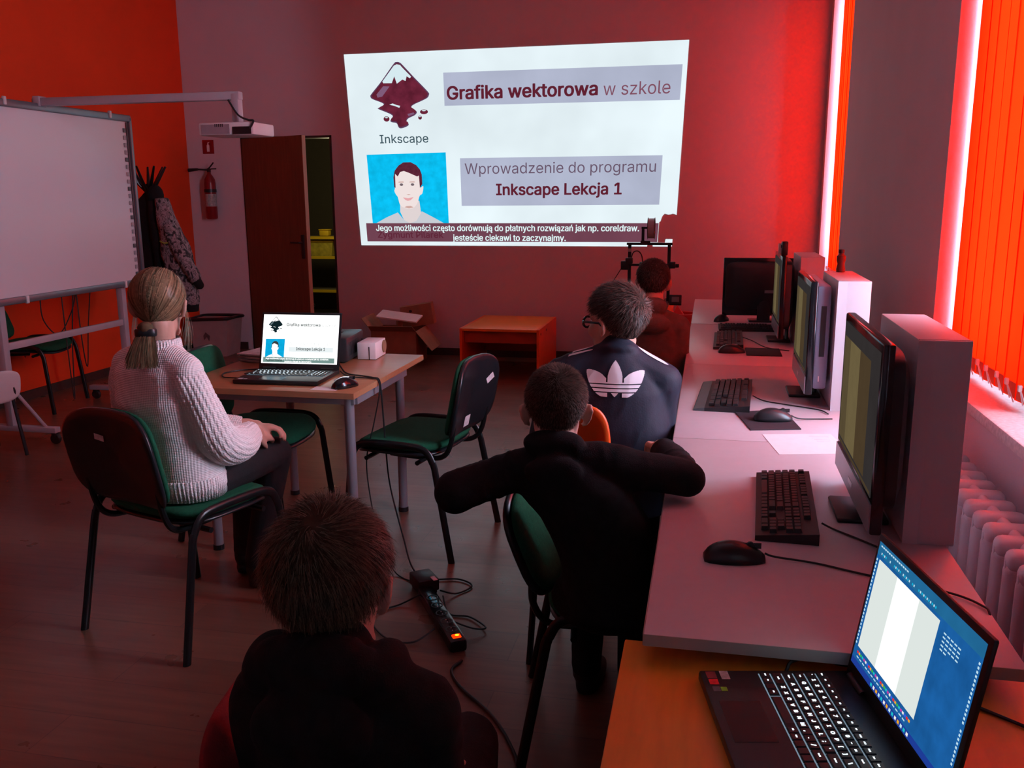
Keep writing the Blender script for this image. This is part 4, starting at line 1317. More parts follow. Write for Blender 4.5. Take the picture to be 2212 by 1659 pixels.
bpy.context.view_layer.update()
plug = wcable(lapA, [(0.150, 1.44, 0.708), (0.155, 1.462, 0.712), (0.165, 1.475, 0.722), (0.20, 1.487, 0.724), (0.25, 1.49, 0.716), (0.33, 1.50, 0.7045), (0.44, 1.42, 0.7035), (0.60, 1.30, 0.7035), (0.70, 1.27, 0.7035)], 0.003, 'power_cable')
MB().ell(tuple(lapA.matrix_basis.inverted() @ Vector((0.212, 1.4885, 0.7275))), (0.002, 0.002, 0.002)).build('charge_led', em('red_led', (1.0, 0.03, 0.02), 1.5), lapA)

# laptop on the table mirrors the slide
palL = dict(pal)
palL.update(ground=em('lap_ground', (1.0, 1.0, 1.0), 1.55), bar=em('lap_bar', lin((236, 244, 246)), 1.0), text=em('lap_text', lin((92, 100, 100)), 1.0), thin=em('lap_thin', lin((165, 172, 172)), 1.0),
            faint=em('lap_faint', lin((188, 196, 196)), 1.0), logo_rim=em('lap_logo_rim', lin((40, 60, 66)), 1.0), logo=em('lap_logo', lin((16, 34, 40)), 1.0), snow=em('lap_snow', (1, 1, 1), 1.0),
            gloss=em('lap_gloss', lin((110, 130, 136)), 1.0), blue=em('lap_blue', lin((10, 170, 222)), 1.0, var=0.1, scale=60), shirt=em('lap_shirt', (1, 1, 1), 1.1), skin=em('lap_skin', (1, 1, 1), 1.1),
            skin2=em('lap_skin2', (1, 1, 1), 1.1), hair=em('lap_hair', lin((52, 62, 64)), 1.0), sub=em('lap_sub', lin((120, 150, 145)), 1.0), name=em('lap_name', lin((40, 62, 60)), 1.0), subtext=em('lap_subtext', (1, 1, 1), 1.3))
def mirror_screen(ld, fn):
    slide_content(ld, fn, palL, [rect(0, 1, 0, 1)], tiny=True)
lapB = laptop('black laptop on the brown table showing the same slide', -1.745, 3.50, 0.7395, math.radians(3), 0.372, 0.27, math.radians(17), mirror_screen, True)
MB().bb(-0.17, -0.15, -0.12, -0.10, 0.0198, 0.0203).bb(-0.145, -0.13, -0.12, -0.108, 0.0198, 0.0203).build('sticker', pm('pale_palmrest_sticker', (0.5, 0.48, 0.5), 0.4), lapB)
bpy.context.view_layer.update()
wcable(lapB, [(-1.925, 3.44, 0.748), (-1.965, 3.44, 0.748), (-2.03, 3.47, 0.744), (-2.07, 3.55, 0.7435), (-2.03, 3.63, 0.7435), (-1.93, 3.68, 0.7435), (-1.86, 3.72, 0.7435)], 0.003, 'power_cable')
wcable(lapB, [(-1.93, 3.52, 0.749), (-1.955, 3.53, 0.749), (-1.975, 3.56, 0.744), (-1.95, 3.62, 0.7435), (-1.90, 3.66, 0.7435)], 0.0022, 'usb_cable')
MB().ell(tuple(lapB.matrix_basis.inverted() @ Vector((-1.945, 3.60, 0.748))), (0.002, 0.002, 0.002)).build('charge_led', MATS['red_led'], lapB)
mouse('glossy black mouse right of the table laptop', -1.435, 3.385, face(0.5, 0.86), 0.7395, m_black_gloss, trim=True, L=0.118)
nt_ = thing('paper_note', 'small white note under the table mouse', 'paper', (-1.50, 3.345, 0.7393))
MB().bb(-0.055, 0.055, -0.035, 0.03, 0, 0.0006).build('note', m_paper, nt_)

# ---- projector on the table
m_proj = pm('dark_grey_projector', (0.030, 0.030, 0.033), 0.35, var=0.1, scale=30)
pj = thing('table_projector', 'dark grey projector box behind the table laptop', 'projector', (-1.775, 4.02, 0.7395), math.radians(7))
MB().rbox((0, 0, 0.062), (0.26, 0.31, 0.115), 0.012).build('housing', m_proj, pj, True)
MB().lathe([(0.034, 0), (0.036, 0.02), (0.030, 0.022), (0.026, 0.012)], (-0.05, 0.17, 0.065), 20, Matrix.Rotation(-PI / 2, 3, 'X')).build('lens_ring', m_black_gloss, pj, True)
MB().lathe([(0.026, 0), (0.020, 0.006), (0.0, 0.008)], (-0.05, 0.178, 0.065), 18, Matrix.Rotation(-PI / 2, 3, 'X')).build('lens', m_screen, pj, True)
for k in range(9):
    MB().bb(0.1295, 0.1312, -0.12 + k * 0.02, -0.112 + k * 0.02, 0.03, 0.095).build('vent_slot', m_black, pj)
MB().lathe([(0.02, 0), (0.02, 0.003), (0.012, 0.004)], (0.13, 0.115, 0.06), 16, Matrix.Rotation(PI / 2, 3, 'Y')).build('speaker_grille', m_black, pj, True)
MB().bb(-0.06, 0.06, -0.05, 0.05, 0.1195, 0.1205).build('top_panel', m_black_gloss, pj)
for sx in (-1, 1):
    MB().cyl((sx * 0.10, -0.13, 0), (sx * 0.10, -0.13, 0.008), 0.012, n=12).build('foot', m_rubber, pj, True)
bpy.context.view_layer.update()
wcable(pj, [(-1.68, 3.87, 0.77), (-1.60, 3.74, 0.75), (-1.53, 3.64, 0.7435), (-1.44, 3.60, 0.7435), (-1.385, 3.575, 0.7435), (-1.352, 3.555, 0.740), (-1.338, 3.54, 0.69), (-1.325, 3.53, 0.5), (-1.30, 3.50, 0.3), (-1.22, 3.42, 0.10), (-1.14, 3.30, 0.012), (-1.05, 3.22, 0.006), (-0.93, 3.24, 0.006), (-0.86, 3.19, 0.006), (-0.90, 3.11, 0.006), (-0.955, 3.075, 0.03)], 0.0035, 'power_cable')
wcable(lapB, [(-1.57, 3.66, 0.748), (-1.52, 3.60, 0.7435), (-1.45, 3.565, 0.7435), (-1.39, 3.56, 0.7435), (-1.354, 3.545, 0.741), (-1.342, 3.53, 0.69), (-1.37, 3.52, 0.55), (-1.40, 3.50, 0.40), (-1.375, 3.46, 0.25), (-1.30, 3.36, 0.10), (-1.20, 3.25, 0.012), (-1.10, 3.18, 0.006), (-1.06, 3.13, 0.03)], 0.0028, 'video_cable')

wb = thing('white_carton', 'small white carton on the right rear of the brown table', 'box', (-1.585, 4.085, 0.7395), math.radians(4))
MB().rbox((0, 0, 0.041), (0.09, 0.17, 0.08), 0.002).build('box_body', m_paper, wb, True)
MB().bb(0.012, 0.0155, -0.0865, -0.084, 0.0, 0.062).build('tab_slot', m_black, wb)
MB().lathe([(0.030, 0), (0.031, 0.006), (0.0, 0.007)], (0.0455, 0.05, 0.045), 18, Matrix.Rotation(PI / 2, 3, 'Y')).build('round_mark', m_card, wb, True)
pb = thing('paper_stack', 'loose stack of magazines left of the table projector', 'papers', (-2.03, 3.96, 0.7395), math.radians(-12))
for k in range(6):
    M = Matrix.Translation((0.006 * math.sin(k * 2.2), 0.006 * math.cos(k * 3.1), 0.0035 + 0.007 * k)) @ Matrix.Rotation(0.05 * math.sin(k * 1.7), 4, 'Z')
    MB().box((0, 0, 0), (0.21, 0.28, 0.0062)).build('magazine', pm('magazine_%d' % (k % 3), [(0.42, 0.30, 0.30), (0.30, 0.16, 0.14), (0.50, 0.44, 0.44)][k % 3], 0.5, var=0.4, scale=25), pb, M=M)

# ---- power strip on the floor
sp = thing('power_strip', 'black power strip with a glowing red switch on the floor', 'power strip', (-0.89, 2.87, 0), math.atan2(2.64 - 3.10, -0.745 + 1.03))
MB().rbox((0, 0, 0.024), (0.46, 0.062, 0.046), 0.012).build('strip_body', m_black_gloss, sp, True)
for k in range(5):
    s = MB().lathe([(0.021, 0), (0.022, 0.002), (0.018, 0.0022), (0.017, -0.006)], (-0.12 + k * 0.066, 0, 0.046), 18).build('socket', m_black, sp, True)
    for q in (-1, 1):
        MB().ell((-0.12 + k * 0.066 + q * 0.0095, 0, 0.0475), (0.0025, 0.0025, 0.0012)).build('contact', m_chrome, s)
MB().rbox((0.20, 0, 0.048), (0.024, 0.030, 0.008), 0.003).build('switch', em('red_switch', (1.0, 0.045, 0.002), 1.4), sp, True)
MB().ell((0.20, 0.002, 0.0525), (0.007, 0.0075, 0.0015)).build('switch_glow', em('yellow_switch_glow', (1.0, 0.62, 0.02), 1.6), sp)
ad = thing('power_adapter', 'black power adapter at the far end of the power strip', 'adapter', (-1.035, 3.13, 0), math.radians(-52))
MB().rbox((0, 0, 0.038), (0.115, 0.085, 0.05), 0.008).rbox((0.0, 0, 0.008), (0.10, 0.07, 0.016), 0.004).build('adapter_body', m_black, ad, True)
MB().rbox((0.055, 0.02, 0.066), (0.04, 0.018, 0.0015), 0.0005).build('pale_label', m_sticker, ad, True)
bpy.context.view_layer.update()
wcable(sp, [(-1.02, 3.02, 0.03), (-1.08, 2.98, 0.006), (-1.14, 2.90, 0.006), (-1.12, 2.80, 0.006), (-1.03, 2.71, 0.006), (-0.94, 2.71, 0.006), (-0.89, 2.79, 0.02)], 0.0032, 'loop_cable')
wcable(sp, [(-0.93, 3.03, 0.03), (-0.88, 2.94, 0.006), (-0.80, 2.93, 0.006), (-0.72, 2.85, 0.012), (-0.76, 2.82, 0.02), (-0.85, 2.82, 0.045)], 0.0032, 'plug_cable')
cd = thing('extension_cord', 'black cord curving across the floor to the lower edge', 'cord', (-0.6, 2.3, 0))
MB().tube([(a + 0.6, b - 2.3, 0.006) for a, b, _ in crom([(-0.745, 2.62, 0), (-0.76, 2.55, 0), (-0.70, 2.455, 0), (-0.58, 2.335, 0), (-0.497, 2.211, 0), (-0.45, 2.095, 0), (-0.47, 1.95, 0), (-0.55, 1.8, 0)], 8)], 0.005, 8).build('cord', m_rubber, cd, True)

# ------------------------------------------------------------------ whiteboard on wheels
m_wbframe = pm('grey_aluminium_rail', (0.20, 0.22, 0.25), 0.35, metal=0.5, var=0.06)
m_wb = pm('whiteboard_enamel', (0.66, 0.66, 0.70), 0.22, var=0.02, scale=2)
m_stand = pm('light_grey_stand', (0.42, 0.40, 0.44), 0.4, var=0.05)
bd = thing('whiteboard', 'large interactive whiteboard on a wheeled light grey stand', 'whiteboard', (-4.21, 5.35, 0))
YA, YC, Z0, Z1 = -0.85, 0.79, 0.888, 2.086
MB().bb(-0.02, 0.004, YA, YC, Z0, Z1).build('board_panel', m_wb, bd)
for (a, b_, c, d_) in ((YA, YC, Z1 - 0.035, Z1 + 0.012), (YA, YC, Z0 - 0.025, Z0 + 0.018), (YC - 0.025, YC + 0.008, Z0, Z1), (YA - 0.008, YA + 0.025, Z0, Z1)):
    MB().rbox((0, (a + b_) / 2, (c + d_) / 2), (0.05, b_ - a, d_ - c), 0.008).build('frame_rail', m_wbframe, bd, True)
MB().bb(0.004, 0.012, YC - 0.046, YC - 0.026, Z0 + 0.02, Z1 - 0.04).build('button_strip', pm('dark_red_strip', (0.09, 0.03, 0.04), 0.4), bd)
for k in range(21):
    z = Z0 + 0.06 + k * 0.052
    MB().rbox((0.0075, YC - 0.068, z), (0.006, 0.034, 0.030), 0.003).build('button', pm('button_grey', (0.34, 0.33, 0.36), 0.4) if k % 4 else pm('button_dark', (0.08, 0.07, 0.08), 0.4), bd, True)
for yy in (0.55, -0.45):
    MB().rbox((0.022, yy, Z1 + 0.0), (0.02, 0.022, 0.05), 0.004).build('clamp', m_white, bd, True)
    MB().rbox((0.022, yy, Z0 - 0.005), (0.02, 0.022, 0.05), 0.004).build('clamp', m_white, bd, True)
for yy in (-0.62, 0.58):
    MB().rbox((-0.045, yy, 1.02), (0.05, 0.05, 1.84), 0.006).build('post', m_stand, bd, True)
    ft = MB().rbox((-0.05, yy, 0.09), (0.66, 0.05, 0.035), 0.005).build('foot_bar', m_stand, bd, True)
    for sx in (-0.34, 0.26):
        w = MB().lathe([(0.0, -0.014), (0.030, -0.014), (0.034, -0.008), (0.034, 0.008), (0.030, 0.014), (0.0, 0.014)], (sx, yy, 0.034), 18, Matrix.Rotation(PI / 2, 3, 'X')).build('caster_wheel', m_rubber, bd, True)
        MB().rbox((sx, yy, 0.063), (0.03, 0.045, 0.03), 0.004).build('caster_fork', m_black, w, True)
    MB().tube([(0.20, yy, 0.10), (-0.03, yy, 0.36)], 0.011, 8).build('brace', m_stand, bd, True)
MB().rbox((-0.045, -0.02, 0.60), (0.025, 1.18, 0.045), 0.004).build('cross_bar', m_stand, bd, True)
for k, (y0, dp, y1) in enumerate(((-0.25, 0.28, 0.05), (-0.05, 0.75, 0.02), (0.10, 0.55, 0.20))):
    MB().tube(crom([(-0.05, y0, Z0), (-0.06, y0 + 0.02, Z0 - dp * 0.6), (-0.06, (y0 + y1) / 2, Z0 - dp), (-0.06, y1, Z0 - dp * 0.5), (-0.05, y1 + 0.05, Z0)], 6), 0.004, 6).build('hanging_cable', m_rubber, bd, True)

# short-throw projector on the board's arm
ar = thing('short_throw_projector', 'white projector hanging from a long arm above the whiteboard', 'projector', (-4.20, 5.22, 2.12))
MB().rbox((0.68, 0, -0.015), (1.44, 0.055, 0.05), 0.008).build('arm', m_stand, ar, True)
MB().rbox((0.0, 0, -0.012), (0.05, 0.075, 0.065), 0.006).build('arm_bracket', m_stand, ar, True)
MB().rbox((1.37, 0, -0.085), (0.05, 0.06, 0.17), 0.01).build('drop_mount', m_stand, ar, True)
MB().rbox((1.36, 0.0, -0.215), (0.36, 0.27, 0.075), 0.012).build('housing', m_white, ar, True)
MB().bb(1.20, 1.385, -0.1385, -0.134, -0.245, -0.19).build('side_grille', pm('pinkish_grille', (0.30, 0.24, 0.27), 0.6), ar)
MB().bb(1.405, 1.525, -0.1385, -0.134, -0.248, -0.205).build('connector_panel', m_black, ar)
for k in range(5):
    MB().bb(1.29 + k * 0.012, 1.296 + k * 0.012, -0.139, -0.134, -0.205, -0.188).build('vent_slot', m_black, ar)
MB().tube(crom([(1.33, -0.03, -0.04), (1.40, -0.05, -0.13), (1.49, -0.10, -0.165), (1.545, -0.14, -0.175), (1.52, -0.145, -0.22)], 6), 0.006, 6).build('cable', m_rubber, ar, True)

# ------------------------------------------------------------------ things at the back of the room
# coat stand with coats
cs = thing('coat_stand', 'dark coat stand with upward hooks in the corner', 'coat stand', (-4.60, 6.90, 0))
MB().cyl((0, 0, 0.02), (0, 0, 1.62), 0.018, n=12).build('pole', m_tube, cs, True)
MB().lathe([(0.20, 0), (0.20, 0.015), (0.03, 0.03)], n=24).build('base', m_tube, cs, True)
for k in range(7):
    a = 2 * PI * k / 7 + 0.3
    MB().tube([(0, 0, 1.54), (0.07 * math.cos(a), 0.07 * math.sin(a), 1.62), (0.155 * math.cos(a), 0.155 * math.sin(a), 1.76)], [0.016, 0.015, 0.008], 6).build('hook', m_tube, cs, True)

# ------------------------------------------------------------------ organic shapes
def blob(name, mb, mat, parent, voxel=0.006, smooth=4, disp=None, label=None):
    """closed shapes melted into one continuous surface"""
    me = mb.mesh(name)
    ob = bpy.data.objects.new('tmp', me)
    COL.objects.link(ob)
    md = ob.modifiers.new('r', 'REMESH'); md.mode = 'VOXEL'; md.voxel_size = voxel
    if smooth:
        ms = ob.modifiers.new('s', 'SMOOTH'); ms.iterations = smooth; ms.factor = 0.5
    dg = bpy.context.evaluated_depsgraph_get()
    out = bpy.data.meshes.new_from_object(ob.evaluated_get(dg))
    bpy.data.objects.remove(ob)
    bpy.data.meshes.remove(me)
    out.name = name
    out.materials.clear()
    for m in (mat if isinstance(mat, (list, tuple)) else [mat]):
        out.materials.append(m)
    n = len(out.vertices)
    if disp is not None:
        co = np.empty(n * 3); out.vertices.foreach_get('co', co); co = co.reshape(-1, 3)
        no = np.empty(n * 3); out.vertices.foreach_get('normal', no); no = no.reshape(-1, 3)
        d = disp(co)
        co = co + no * d[:, None]
        out.vertices.foreach_set('co', co.ravel())
        out.update()
    out.polygons.foreach_set('use_smooth', [True] * len(out.polygons))
    return link(name, out, parent, label)

def folds(amp=0.006, scale=9.0, stretch=(1, 1, 0.6), seed=0.0, fine=0.35):
    def f(co):
        out = np.empty(len(co))
        for i, p in enumerate(co):
            q = Vector((p[0] * scale * stretch[0] + seed, p[1] * scale * stretch[1], p[2] * scale * stretch[2]))
            a = noise.noise(q)
            w = noise.noise(Vector((q.x * 0.5 + 7, q.y * 0.5, q.z * 0.5)))
            rid = 1 - abs(noise.noise(Vector((q.x * 1.1 + 2.3 * w, q.y * 1.1, q.z * 1.1 + 3.0 * w))))
            out[i] = amp * (0.7 * a + fine * (rid * rid - 0.6))
        return out
    return f

m_skin = pm('skin', (0.56, 0.33, 0.25), 0.5, var=0.06, scale=40, sss=0.12, bump=0.05, bscale=400)
m_eye = pm('eye_white', (0.75, 0.73, 0.72), 0.2)
m_iris = pm('iris', (0.08, 0.06, 0.04), 0.2)

class Fr:
    """local frame: x right, y forward, z up"""
    def __init__(s, c, f, up=(0, 0, 1), k=1.0):
        s.c = Vector(c); s.f = Vector(f).normalized()
        s.r = s.f.cross(Vector(up)).normalized(); s.u = s.r.cross(s.f).normalized(); s.k = k
    def __call__(s, x, y, z):
        return s.c + (s.r * x + s.f * y + s.u * z) * s.k
    def M(s):
        return Matrix((s.r, s.f, s.u)).transposed()

def head_shape(mb, F, neck_to, neck_r=0.05):
    k = F.k; M = F.M()
    E = lambda c, r: mb.ell(F(*c), tuple(a * k for a in r), M, 22)
    C = lambda a, ra, b, rb: mb.cap(F(*a), ra * k, F(*b), rb * k, 12)
    E((0, -0.008, 0.032), (0.074, 0.093, 0.083))
    E((0, 0.030, -0.030), (0.060, 0.064, 0.088))
    E((0, 0.015, -0.060), (0.056, 0.052, 0.050))
    C((-0.038, 0.045, -0.085), 0.018, (0.0, 0.078, -0.104), 0.020)
    C((0.038, 0.045, -0.085), 0.018, (0.0, 0.078, -0.104), 0.020)
    C((-0.034, 0.074, 0.020), 0.016, (0.034, 0.074, 0.020), 0.016)
    C((0, 0.088, 0.008), 0.008, (0, 0.108, -0.034), 0.012)
    C((-0.012, 0.096, -0.038), 0.008, (0.012, 0.096, -0.038), 0.008)
    C((-0.022, 0.082, -0.066), 0.008, (0.022, 0.082, -0.066), 0.008)
    C((-0.018, 0.083, -0.077), 0.008, (0.018, 0.083, -0.077), 0.008)
    for sx in (-1, 1):
        E((sx * 0.038, 0.062, -0.025), (0.026, 0.028, 0.028))
        hel = [(sx * 0.070, 0.010, -0.008), (sx * 0.081, 0.004, 0.014), (sx * 0.088, -0.010, 0.018), (sx * 0.090, -0.020, 0.006), (sx * 0.086, -0.018, -0.014), (sx * 0.077, -0.006, -0.030), (sx * 0.070, 0.004, -0.034)]
        for i in range(len(hel) - 1):
            C(hel[i], 0.0062, hel[i + 1], 0.0062)
        E((sx * 0.077, -0.005, -0.008), (0.0090, 0.016, 0.024))
    mb.cap(F(0, -0.022, -0.055), neck_r * k, neck_to, neck_r * 1.06 * k, 16)

def hand_shape(mb, wrist, d, n, side, k=1.0, curl=0.6, spread=0.0):
    """d: pointing direction of the hand, n: back-of-hand normal; thumb leaves the side of the palm"""
    d = Vector(d).normalized(); n = Vector(n); n = (n - d * n.dot(d)).normalized()
    s = d.cross(n).normalized() * side
    w = Vector(wrist)
    P = lambda a, b, c: w + (d * a + s * b + n * c) * k
    mb.cap(w, 0.024 * k, P(0.03, 0, 0), 0.026 * k)
    for b in (-0.028, -0.010, 0.009, 0.027):
        mb.cap(P(0.02, b * 0.7, 0), 0.014 * k, P(0.085, b, 0.0), 0.0125 * k, 10)
    for i, (b, L) in enumerate(((-0.029, 0.058), (-0.010, 0.074), (0.010, 0.080), (0.029, 0.072))):
        p = P(0.085, b, 0.002); ang = 0.15
        dirv = d
        for j, (fr_, r) in enumerate(((0.45, 0.0090), (0.32, 0.0080), (0.23, 0.0072))):
            ang = (0.25 + 0.55 * j) * curl * 1.6
            v = (d * math.cos(ang) - n * math.sin(ang) + s * (b * spread * 8)).normalized()
            q = p + v * (L * fr_ * k)
            mb.cap(p, r * k, q, (r - 0.0006) * k, 10)
            p = q
    p = P(0.025, 0.028, -0.004)
    q = P(0.055, 0.046, -0.016); t = P(0.080, 0.046, -0.030)
    mb.cap(p, 0.013 * k, q, 0.0105 * k, 10); mb.cap(q, 0.0105 * k, t, 0.0085 * k, 10)

def hairline(az):
    """lower limit of the hair as sine of elevation; az 0 at the back of the head, pi at the face"""
    t = az / PI
    return float(np.interp(t, [0, 0.25, 0.40, 0.50, 0.60, 0.68, 0.78, 0.88, 1.0], [-0.93, -0.88, -0.45, 0.13, 0.05, 0.20, 0.46, 0.55, 0.58]))

HC = (0, -0.008, 0.032)
HR = (0.076, 0.095, 0.085)
def scalp(F, v, extra=0.0):
    """point on the scalp for unit direction v (local)"""
    low = max(0.0, -v[2])
    rr = (HR[0] * (1 - 0.16 * low), HR[1] * (1 - 0.22 * low), HR[2] * (1 + 0.06 * low))
    p = (HC[0] + v[0] * rr[0], HC[1] + v[1] * rr[1], HC[2] + v[2] * rr[2])
    nn = Vector((v[0] / rr[0], v[1] / rr[1], v[2] / rr[2])).normalized()
    return Vector(p) + nn * extra, nn

def hair_mask(v, soft=0.10, line=hairline):
    az = math.atan2(abs(v[0]), -v[1])
    return max(0.0, min(1.0, (v[2] - line(az)) / soft))

def hair_cap(F, parent, mat, thick, line=hairline, amp=0.0):
    mb = MB()
    nu, nv = 72, 44
    vs = []
    for j in range(nv + 1):
        th = PI * j / nv
        for i in range(nu):
            a = 2 * PI * i / nu
            v = (math.sin(th) * math.sin(a), -math.sin(th) * math.cos(a), math.cos(th))
            m = hair_mask(v, 0.16, line)
            wob = amp * noise.noise(Vector((v[0] * 5, v[1] * 5, v[2] * 3)))
            p, _ = scalp(F, v, thick * m + wob * m - 0.022 * (1 - m))
            vs.append(F(*p))
    fs = []
    for j in range(nv):
        for i in range(nu):
            i2 = (i + 1) % nu
            fs.append((j * nu + i, j * nu + i2, (j + 1) * nu + i2, (j + 1) * nu + i))
    mb.add(vs, fs)
    return mb.build('hair_cap', mat, parent, 'all')

def strands(F, parent, mats, N, length, width, flow, lift=0.35, thick=0.004, line=hairline, segs=3, seed=1, name='hair', lenfn=None, hug=0.0):
    R = random.Random(seed)
    vs, fs, mi = [], [], []
    cnt = 0
    while cnt < N:
        z = R.uniform(-0.93, 1); a = R.uniform(0, 2 * PI)
        q = math.sqrt(max(0, 1 - z * z))
        v = (q * math.sin(a), -q * math.cos(a), z)
        if hair_mask(v, 0.08, line) < R.random() * 0.9 + 0.1:
            continue
        p, nn = scalp(F, v, thick * 0.5)
        t = flow(v, nn)
        t = (t - nn * t.dot(nn))
        t = t.normalized() if t.length > 1e-5 else nn.orthogonal().normalized()
        jit = Vector((R.gauss(0, 1), R.gauss(0, 1), R.gauss(0, 1))) * 0.25
        L = length * (0.65 + 0.6 * R.random()) * (lenfn(v) if lenfn else 1.0)
        side = nn.cross(t).normalized()
        o = len(vs)
        cur = p.copy()
        for s in range(segs + 1):
            fct = s / segs
            w = width * (1 - 0.85 * fct)
            vs.append(F(*(cur - side * w))); vs.append(F(*(cur + side * w)))
            dirv = (t + nn * (lift * (1 - fct) - hug * fct) + jit * fct).normalized()
            cur = cur + dirv * (L / segs)
        for s in range(segs):
            b = o + s * 2
            fs.append((b, b + 1, b + 3, b + 2))
            mi.append(0)
        m_ = R.choice(range(len(mats)))
        for s in range(segs):
            mi[-1 - s] = m_
        cnt += 1
    me = bpy.data.meshes.new(name)
    me.from_pydata([tuple(x) for x in vs], [], fs)
    for m in mats:
        me.materials.append(m)
    me.polygons.foreach_set('material_index', mi)
    me.polygons.foreach_set('use_smooth', [True] * len(fs))
    me.update()
    o = link(name, me, parent)
    o['kind'] = 'stuff'
    return o

def hairmat(name, c, rough=0.42):
    return [pm(name + '_a', c, rough, var=0.2, scale=60, spec=0.25), pm(name + '_b', tuple(x * 0.55 for x in c), 0.8, var=0.3, scale=60, spec=0.1), pm(name + '_c', tuple(min(1, x * 1.7) for x in c), rough, var=0.2, scale=60, spec=0.25)]

def crown_flow(crown=(0.1, -0.55, 0.83), swirl=0.7, fwd=0.0):
    cr = Vector(crown).normalized()
    def f(v, nn):
        V_ = Vector(v)
        t = V_ - cr
        t = t - nn * t.dot(nn)
        t = t.normalized() if t.length > 1e-6 else nn.orthogonal()
        sw = nn.cross(t) * swirl * math.exp(-((V_ - cr).length / 0.6) ** 2)
        return t + sw + Vector((0, 0, -0.35)) + Vector((0, fwd, 0))
    return f

def eyes(F, parent):
    for sx in (-1, 1):
        e = MB().ell(F(sx * 0.031, 0.077, 0.000), (0.0125 * F.k,) * 3, F.M(), 14).build('eye', m_eye, parent, 'all')
        MB().ell(F(sx * 0.031, 0.0865, 0.000), (0.0055 * F.k, 0.0035 * F.k, 0.0055 * F.k), F.M(), 12).build('iris', m_iris, e, 'all')

def shoe(mb, heel, d, k=1.0):
    d = Vector((d[0], d[1], 0)).normalized(); h = Vector(heel)
    s = Vector((d.y, -d.x, 0))
    M = Matrix((s, d, Vector((0, 0, 1)))).transposed()
    mb.loft([(h + Vector((0, 0, 0.004 * k)) + d * 0.09 * k, s, 0.044 * k, d, 0.128 * k, 2.6), (h + Vector((0, 0, 0.03 * k)) + d * 0.088 * k, s, 0.046 * k, d, 0.130 * k, 2.6),
             (h + Vector((0, 0, 0.06 * k)) + d * 0.065 * k, s, 0.042 * k, d, 0.10 * k, 2.4), (h + Vector((0, 0, 0.10 * k)) + d * 0.02 * k, s, 0.040 * k, d, 0.055 * k, 2.2)], 24)

def lerp(a, b, t):
    return Vector(a) * (1 - t) + Vector(b) * t

def person(label, root, torso, f, sh, el, wr, hips, kn, an, headF, neck, mats, rad, voxel=0.007, hands=None, top_name='jacket', sleeves=True, fold=0.006, kids=1.0, hood=None, collar=True, foot_dir=None, torso_fold=None):
    """sh, el, wr, hips, kn, an: (left, right) joints in metres; torso: list of (center, half width, half depth)"""
    pr = thing('person', label, 'person', root)
    off = -Vector(root)
    T = lambda p: Vector(p) + off
    fv = Vector((f[0], f[1], 0)).normalized(); rv = Vector((fv.y, -fv.x, 0))
    HF = Fr(T(headF.c), headF.f, headF.u, headF.k)
    kq = kids
    # body: one continuous skin surface
    b = MB()
    head_shape(b, HF, T(neck), 0.048)
    b.loft([(T(c), rv, a * 0.80, fv, d * 0.80) for c, a, d in torso], 24)
    b.cap(T(neck), 0.052 * kq, T(torso[-1][0]), 0.05 * kq)
    for i in (0, 1):
        b.chain([T(sh[i]), T(el[i]), T(wr[i])], [rad[0] * 0.72, rad[1] * 0.72, rad[2] * 0.75])
        b.chain([T(hips[i]), T(kn[i]), T(an[i])], [rad[3] * 0.75, rad[4] * 0.75, rad[5] * 0.75])
        b.cap(T(torso[-2][0]), 0.05 * kq, T(sh[i]), rad[0] * 0.7)
        if hands and hands[i]:
            d_, n_, c_ = hands[i]
            hand_shape(b, T(wr[i]), d_, n_, (-1, 1)[i], kq, c_)
        else:
            d_ = (Vector(wr[i]) - Vector(el[i])).normalized()
            hand_shape(b, T(wr[i]), d_, Vector((0, 0, 1)) if abs(d_.z) < 0.9 else fv, (-1, 1)[i], kq, 0.6)
    blob('body', b, m_skin, pr, voxel, 3)
    eyes(HF, pr)
    # garments
    t = MB()
    t.loft([(T(c), rv, a, fv, d) for c, a, d in torso], 32)
    for i in (0, 1):
        t.cap(T(torso[-2][0]) - fv * 0.005, 0.058 * kq, T(sh[i]), rad[0])
        if sleeves:
            e_ = lerp(el[i], wr[i], 0.90)
            t.chain([T(sh[i]), T(lerp(sh[i], el[i], 0.5)), T(el[i]), T(e_)], [rad[0], (rad[0] + rad[1]) / 2, rad[1], rad[2]])
    if collar:
        t.cap(T(neck) + fv * 0.0, 0.062 * kq, T(neck) - Vector((0, 0, 0.03)), 0.07 * kq)
    if hood:
        for (c, r_, M_) in hood:
            t.ell(T(c), r_, M_, 18)
    blob(top_name, t, mats['top'], pr, voxel, 9, folds(fold, 9, seed=root[0] * 10) if fold else None)
    l = MB()
    hipc = (Vector(hips[0]) + Vector(hips[1])) / 2
    l.ell(T(hipc), (rad[3] * 2.0, rad[3] * 1.35, rad[3] * 1.15), Matrix((rv, fv, Vector((0, 0, 1)))).transposed(), 20)
    for i in (0, 1):
        l.chain([T(hips[i]), T(lerp(hips[i], kn[i], 0.5)), T(kn[i]), T(lerp(kn[i], an[i], 0.5)), T(an[i])], [rad[3], (rad[3] + rad[4]) / 2, rad[4], rad[4] * 0.86, rad[5]])
    blob('trousers', l, mats['legs'], pr, voxel, 4, folds(0.004, 10, seed=3))
    fd = foot_dir or fv
    for i in (0, 1):
        s = MB()
        a_ = T(an[i])
        shoe(s, (a_.x, a_.y, -root[2] + 0.002), fd, kids)
        s.cap(a_, rad[5] * 0.95, Vector((a_.x, a_.y, -root[2] + 0.07)), rad[5] * 0.95)
        blob('shoe', s, mats['shoe'], pr, voxel, 3)
    return pr, HF, T, fv, rv

